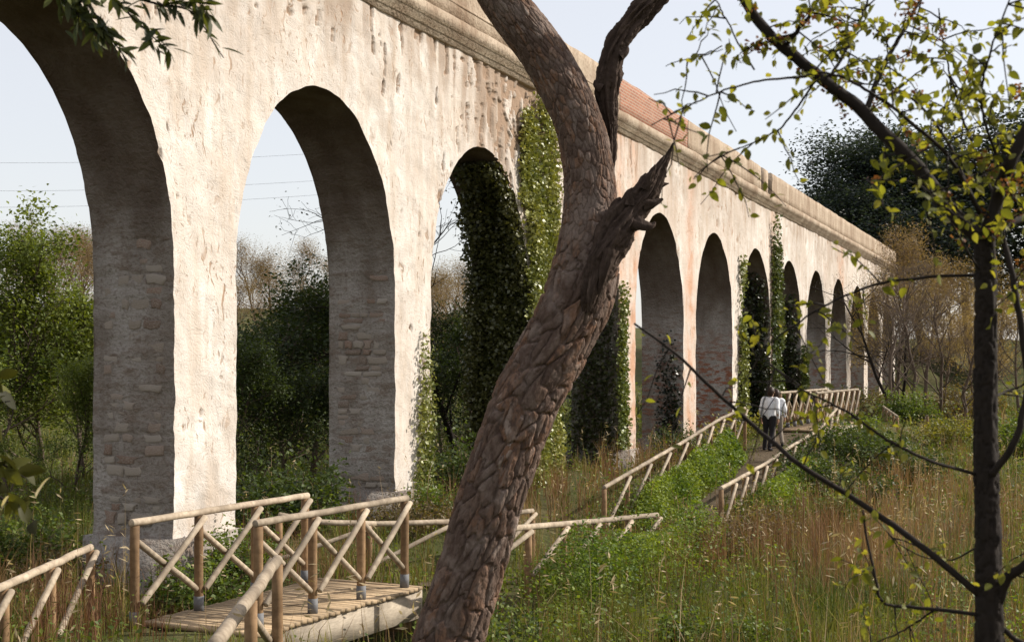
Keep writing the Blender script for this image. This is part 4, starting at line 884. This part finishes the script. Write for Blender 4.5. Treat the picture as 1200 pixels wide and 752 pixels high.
def blades(name, label, n, hgt, wid, c1, c2, seed, dens, bend=.35, seg=2, head=0, rmin=9.5, rmax=95):
    g = np.random.default_rng(seed); x, y, s, q, r = scatter(n, g, rmin, rmax)
    w = dens(x, y, s, q); keep = (g.random(n) < w) & ~onpath(s, q) & ~underdeck(s, q) & ~inwall(s, q)
    x, y, r, s, q = x[keep], y[keep], r[keep], s[keep], q[keep]; n = len(x); cs = .32 + r * .012; ix, iy = np.floor(x / cs), np.floor(y / cs); pull = g.random(n) * .75
    x = x + (cs * (ix + h2(ix, iy, seed)) - x) * pull; y = y + (cs * (iy + h2(ix, iy, seed + 1)) - y) * pull; hc_ = .6 + .8 * h2(ix, iy, seed + 2); z = gz(x, y) - .03
    sc = .7 + .6 * fbm(x * .6, y * .6, seed + 3); near = 1 - (.45 + .35 * sm(30, 34, s)) * np.exp(-((q - PC(s) - .3) / 1.4) ** 2)
    H = hgt * g.uniform(.55, 1.25, n) * sc * near * hc_; wd = wid * g.uniform(.7, 1.4, n) * np.maximum(1, r / 22)
    a = g.uniform(0, 6.283, n); bx, by = np.cos(a), np.sin(a); a2 = g.uniform(0, 6.283, n); lean = g.normal(0, bend, n) * H
    lx, ly = np.cos(a2) * lean, np.sin(a2) * lean; B = np.stack([x, y, z], -1); sv = np.stack([bx, by, np.zeros(n)], -1) * wd[:, None] / 2
    Mid = B + np.stack([lx * .3, ly * .3, H * .58], -1); Tip = B + np.stack([lx, ly, H * (1 - .25 * np.abs(lean / H))], -1)
    V = np.stack([B - sv, B + sv, Mid + sv * .75, Mid - sv * .75, Tip], 1).reshape(-1, 3); i = np.arange(n)[:, None] * 5
    cl = fbm(x * .5 + 30, y * .5 + 30, seed + 7, 3); t = np.clip(cl * 1.7 - .35 + g.normal(0, .2, n), 0, 1)[:, None]
    c = (np.array(c1) * (1 - t) + np.array(c2) * t) * (.75 + .5 * g.random((n, 1))); G = Geo()
    G.add(V, i + np.array([[0, 1, 2, 3]]), i + np.array([[3, 2, 4]]), np.repeat(c, 5, 0))
    if head:
        m = g.random(n) < head; T_ = Tip[m]
        for kk in range(3): leafgeo(G, T_ + g.normal(0, .012, T_.shape) + np.array([0, 0, -.05 * kk]), .10 * np.maximum(1, r[m] / 24), (.30, .23, .13), (.42, .34, .22), g, .22)
    o = G.build(name, M['grass']); tag(o, label, 'grass', kind='stuff'); return o
def d_green(x, y, s, q): return np.clip(.35 + .8 * (fbm(x * .4, y * .4, 501) - .4) + .5 * np.exp(-((q - 3.2) / 1.6) ** 2) * sm(24, 28, s), .08, 1) * (1 - .75 * dryz(x, y, s, q))
def dryz(x, y, s, q):
    a = np.exp(-((q - 1.3) / 1.3) ** 2) * sm(21, 25, s) * sm(41, 37, s); b = np.exp(-((q - 7.8) / 2.6) ** 2) * sm(17, 21, s) * sm(40, 33, s) * sm(.35, .55, fbm(x * .3 + 4, y * .3, 503) + .1)
    c = .8 * np.exp(-((q - 1.6) / 1.2) ** 2) * sm(9, 11.5, s) * sm(19, 16, s)
    return np.clip(a + b + c, 0, 1) * (1 - .8 * sm(32, 34, s) * sm(42, 40, s) * np.exp(-((q - 4.8) / 1.2) ** 2))
def d_dry(x, y, s, q): return (1 - .85 * sm(.5, 2.5, -q)) * np.clip(.08 + .9 * dryz(x, y, s, q) + .35 * sm(.5, .65, fbm(x * .25, y * .25, 505)) - .5 * np.exp(-((q - 3.0) / 1.3) ** 2) * sm(24, 28, s), .02, 1)
blades('green_grass', 'green meadow grass covering the slopes around the path', 190000, .46, .011, (.062, .085, .015), (.20, .19, .042), 601, d_green, .45)
blades('dry_grass', 'dry tan and reddish grass stalks standing among the green', 85000, .80, .008, (.14, .066, .038), (.27, .175, .095), 602, d_dry, .28, head=.025)
blades('tall_reed_grass', 'tall pale dry stalks with feathery heads', 2600, 1.1, .009, (.26, .18, .10), (.40, .31, .19), 603, lambda x, y, s, q: np.clip(.25 + dryz(x, y, s, q), 0, 1), .2, head=1.0)
def fq(s): return np.interp(s, [25, 30, 38], [3.45, 3.3, 2.95])
def hedge(s, q):                            # rank growth along the fences
    return np.exp(-((q - fq(s)) / .35) ** 2) * sm(25, 27, s) * sm(37, 34.5, s) + .9 * np.exp(-((q - 5.5) / .55) ** 2) * sm(15.5, 17, s) * sm(24, 22, s) + .8 * np.exp(-((q - 5.6) / .6) ** 2) * sm(26, 28, s) * sm(34, 31, s)
def weeds(name, label, n, seed, hgt, ls, c1, c2, dens, area=None):
    g = np.random.default_rng(seed); x, y, s, q, r = scatter(n, g) if area is None else area(n, g); w = dens(x, y, s, q); k = (g.random(n) < w) & ~onpath(s, q) & ~underdeck(s, q) & ~inwall(s, q); x, y, r = x[k], y[k], r[k]; n = len(x)
    s, q = s[k], q[k]; hm = hgt * (.25 + 1.5 * sm(.42, .75, fbm(x * .9, y * .9, seed + 1, 3))) * (1 - .8 * bridgeclear(s, q)) * (1 - (.6 + .3 * sm(30, 33, s)) * np.exp(-((q - PC(s) - .4) / 1.2) ** 2)) + .78 * hedge(s, q); z = gz(x, y) + g.random(n) ** .7 * hm
    G = Geo(); cl = fbm(x * 1.3 + 9, y * 1.3 + 9, seed + 2, 3); leafgeo(G, np.stack([x, y, z], -1), g.uniform(.6, 1.3, n) * ls * np.maximum(1, r / 24), c1, c2, g, .6, .5, .2, cl * 1.6 - .3)
    tag(G.build(name, M['leaf']), label, 'weeds', kind='stuff')
weeds('ground_weeds', 'leafy green weeds covering the bank and foreground', 230000, 611, .55, .055, (.05, .085, .015), (.17, .205, .035), lambda x, y, s, q: np.clip(.3 + 1.0 * (fbm(x * .45 + 8, y * .45, 511) - .38) + .9 * np.exp(-((q - 3.1) / 1.0) ** 2) * sm(23, 27, s) * sm(39, 36, s) + 1.2 * hedge(s, q), .05, 1) * (1 - .75 * dryz(x, y, s, q)))

def fencezones(n, g):
    k = g.choice(3, n, p=[.45, .25, .3]); lo = np.array([25.5, 15.6, 26.5])[k]; hi = np.array([40, 23, 40.5])[k]; hi = np.where(k == 2, 33.5, np.where(k == 0, 36.5, hi)); qm = np.array([3.3, 5.4, 5.45])[k]; sd_ = np.array([.3, .35, .45])[k]
    s = lo + (hi - lo) * g.random(n); qm = np.where(k == 0, fq(s), qm); q = qm + g.normal(0, 1, n) * sd_; x = s * ST - CT * (D0 - q); y = s * CT + ST * (D0 - q); return x, y, s, q, np.hypot(x, y)
weeds('fence_weeds', 'rank green growth along the foot of the pole fences', 75000, 612, .3, .06, (.07, .12, .018), (.20, .25, .04), lambda x, y, s, q: .35 + .65 * sm(.3, .6, fbm(x * 1.2, y * 1.2, 517)), fencezones)

# ------------------------------------------------------------------ people
def skinmesh(name, verts, edges, radii, m, parent, root=0, sub=2):
    me = bpy.data.meshes.new(name); me.from_pydata([tuple(v) for v in verts], edges, []); me.update()
    o = obj(name, me, m, parent)
    md = o.modifiers.new('skin', 'SKIN'); md.use_smooth_shade = True
    sv = me.skin_vertices[0] if me.skin_vertices else None
    if sv is None:
        bm_ = None
        me.attributes
    return o, md
def person(label, loc, heading, H, trouser, hairlen, strap, stride, lean=0.0, armout=0.0):
    root = thing('person', label, 'person', loc, heading, 'two people walking on the path'); root.rotation_euler = (-.05, .05 if strap else -.02, heading)
    k = H / 1.75
    def build(name, chains, m, parent, sub=2):
        """union of tapering tubes with rounded joints, remeshed to one continuous surface"""
        g = Geo()
        for pts, rr in chains:
            P = np.array(pts, float) * k; r_ = np.array(rr, float) * k; C, r2 = spline(P, max(8, 5 * len(P)), r_)
            d0 = C[0] - C[1]; d0 /= np.linalg.norm(d0); d1 = C[-1] - C[-2]; d1 /= np.linalg.norm(d1)
            C = np.vstack([C[0] + d0 * r2[0] * .8, C[0] + d0 * r2[0] * .5, C, C[-1] + d1 * r2[-1] * .5, C[-1] + d1 * r2[-1] * .8]); r2 = np.concatenate([[r2[0] * .45, r2[0] * .85], r2, [r2[-1] * .85, r2[-1] * .45]])
            v, q, t = tube(C, r2, 12); g.add(v, q, t)
        o = g.build(name, m, parent, True); md = o.modifiers.new('remesh', 'REMESH'); md.mode = 'VOXEL'; md.voxel_size = .011; md.use_smooth_shade = True
        sm_ = o.modifiers.new('smooth', 'SMOOTH'); sm_.iterations = 3; return o
    # x right, y forward, z up ; walking away along +y
    f = stride
    hipL, hipR = (-.09, 0, .92), (.09, 0, .92)
    knL, anL, toL = (-.10, .16 * f, .50), (-.10, .10 * f, .09), (-.115, .10 * f + .17, .035)
    knR, anR, toR = (.10, .02 * f, .49), (.10, -.22 * f, .12), (.115, -.22 * f + .15, .03)
    shL, shR = (-.185, 0, 1.43), (.185, 0, 1.43)
    elL, wrL = (-.24 - armout, -.05, 1.15), (-.235, .06, .90)
    elR, wrR = (.25 + armout, -.07, 1.15), (.25, .03, .90)
    fingers = []
    for wr, sd_ in ((wrL, -1), (wrR, 1)):
        w = np.array(wr); pe_ = w + np.array([0, .012, -.085]); fingers.append(([w, (w + pe_) / 2, pe_], [.024, .034, .033]))
        for j, (oy, ln) in enumerate(((-.033, .062), (-.011, .076), (.011, .082), (.033, .07))):
            b = pe_ + np.array([0, -oy, 0]); fingers.append(([b, b + np.array([-.006 * sd_, .004, -ln * .5]), b + np.array([-.02 * sd_, .01, -ln])], [.0105, .0098, .0085]))
        tb = w + np.array([-.008 * sd_, .03, -.03]); fingers.append(([tb, tb + np.array([-.012 * sd_, .03, -.03]), tb + np.array([-.014 * sd_, .036, -.065])], [.014, .0115, .0095]))
    body = build('body', [([(0, 0, .95), (0, 0, 1.15), (0, .01, 1.38), (0, .01, 1.48), (0, .015, 1.56)], [.085, .11, .125, .06, .056]),
                          ([(0, .03, 1.58), (0, .025, 1.65), (0, .02, 1.70)], [.072, .088, .075]), ([(0, .10, 1.61), (0, .125, 1.625), (0, .11, 1.65)], [.018, .014, .012]),
                          ([(-.088, .01, 1.62), (-.094, .0, 1.65)], [.016, .018]), ([(.088, .01, 1.62), (.094, .0, 1.65)], [.016, .018]),
                          ([shL, elL, wrL], [.052, .042, .028]), ([shR, elR, wrR], [.052, .042, .028]), ([(-.05, 0, 1.42), shL], [.07, .055]), ([(.05, 0, 1.42), shR], [.07, .055]),
                          ([hipL, knL, anL], [.085, .055, .038]), ([hipR, knR, anR], [.085, .055, .038]), ([anL, toL], [.038, .032]), ([anR, toR], [.038, .032])] + fingers, M['skin'], root)
    e = .014
    build('shirt', [([(0, 0, .99), (0, 0, 1.1), (0, .005, 1.25), (0, .01, 1.40), (0, .01, 1.485)], [.135, .14, .15, .132, .066]), ([(-.065, 0, .955), (-.075, 0, 1.1), (-.10, 0, 1.34)], [.105, .10, .10]), ([(.065, 0, .955), (.075, 0, 1.1), (.10, 0, 1.34)], [.105, .10, .10]), ([(0, 0, .955), (0, 0, 1.1)], [.12, .12]),
                    ([(-.06, 0, 1.42), shL, ((shL[0] + elL[0]) / 2, -.03, 1.29), elL, (elL[0] * .6 + wrL[0] * .4, 0, 1.05), (wrL[0], wrL[1] - .005, .935)], [.085, .078, .068, .06, .054, .044]),
                    ([(.06, 0, 1.42), shR, ((shR[0] + elR[0]) / 2, -.04, 1.29), elR, (elR[0] * .6 + wrR[0] * .4, -.02, 1.05), (wrR[0], wrR[1] - .005, .935)], [.085, .078, .068, .06, .054, .044])], M['shirt'], root)
    build('trousers', [([(-.05, 0, .93), hipL, ((hipL[0] + knL[0]) / 2, .08 * f, .72), knL, (knL[0], (knL[1] + anL[1]) / 2, .3), (anL[0], anL[1], .10)], [.112, .112, .094, .076, .068, .064]),
                       ([(.05, 0, .93), hipR, ((hipR[0] + knR[0]) / 2, .01, .72), knR, (knR[0], (knR[1] + anR[1]) / 2, .3), (anR[0], anR[1], .13)], [.112, .112, .094, .076, .068, .064])], trouser, root)
    build('shoes', [([(anL[0], anL[1] - .03, .05), (toL[0], toL[1] - .06, .045), toL], [.05, .05, .04]), ([(anR[0], anR[1] - .03, .06), (toR[0], toR[1] - .06, .045), toR], [.05, .05, .04])], M['dark'], root)
    build('hair', [([(0, -.045, 1.60 - hairlen), (0, -.035, 1.66), (0, .0, 1.715), (0, .055, 1.715)], [.085, .104, .096, .066]), ([(-.05, -.01, 1.64), (-.045, .01, 1.70)], [.055, .06]), ([(.05, -.01, 1.64), (.045, .01, 1.70)], [.055, .06])], M['hair'], root)
    if strap:
        P = np.array([(.16, .09, 1.45), (.15, 0, 1.51), (.13, -.13, 1.44), (.03, -.175, 1.25), (-.08, -.165, 1.06), (-.17, -.10, .97)]) * k
        C = spline(P, 24); g = Geo(); v, q, t = tube(C, .014, 6); g.add(v, q, t); g.build('strap', M['strapm'], root, True)
    return root
p1 = px(899, 527, 38.6); p1[2] = float(gz(p1[0], p1[1])) + .025
p2 = px(911.5, 524, 39.3); p2[2] = float(gz(p2[0], p2[1])) + .025
hd = -(math.pi / 2 - (math.pi / 2 - TH))
person('person in white shirt and black trousers with a thin strap across the back', p1, hd - .12, 1.76, M['dark'], .02, True, .55)
person('person in white shirt and grey brown trousers walking alongside at the right', p2, hd + .4, 1.62, M['greyt'], .09, False, .9)

# ------------------------------------------------------------------ overhead cables beyond the arches
for (ya, yb, lab) in ((172, 168, 'uppermost thin cable crossing the sky behind the arches'), (206, 199, 'middle thin cable crossing the sky behind the arches'), (228, 214, 'lowest thin cable crossing the sky behind the arches')):
    A = px(-420, ya + 4, 62); B = px(640, yb - 12, 70); n = 24; P = A + (B - A) * np.linspace(0, 1, n)[:, None]; P[:, 2] -= 1.0 * (1 - (np.linspace(-1, 1, n)) ** 2)
    g = Geo(); g.add(*tube(P, .006, 5)); tag(g.build('overhead_cable', M['wire']), lab, 'cable', 'overhead cables')
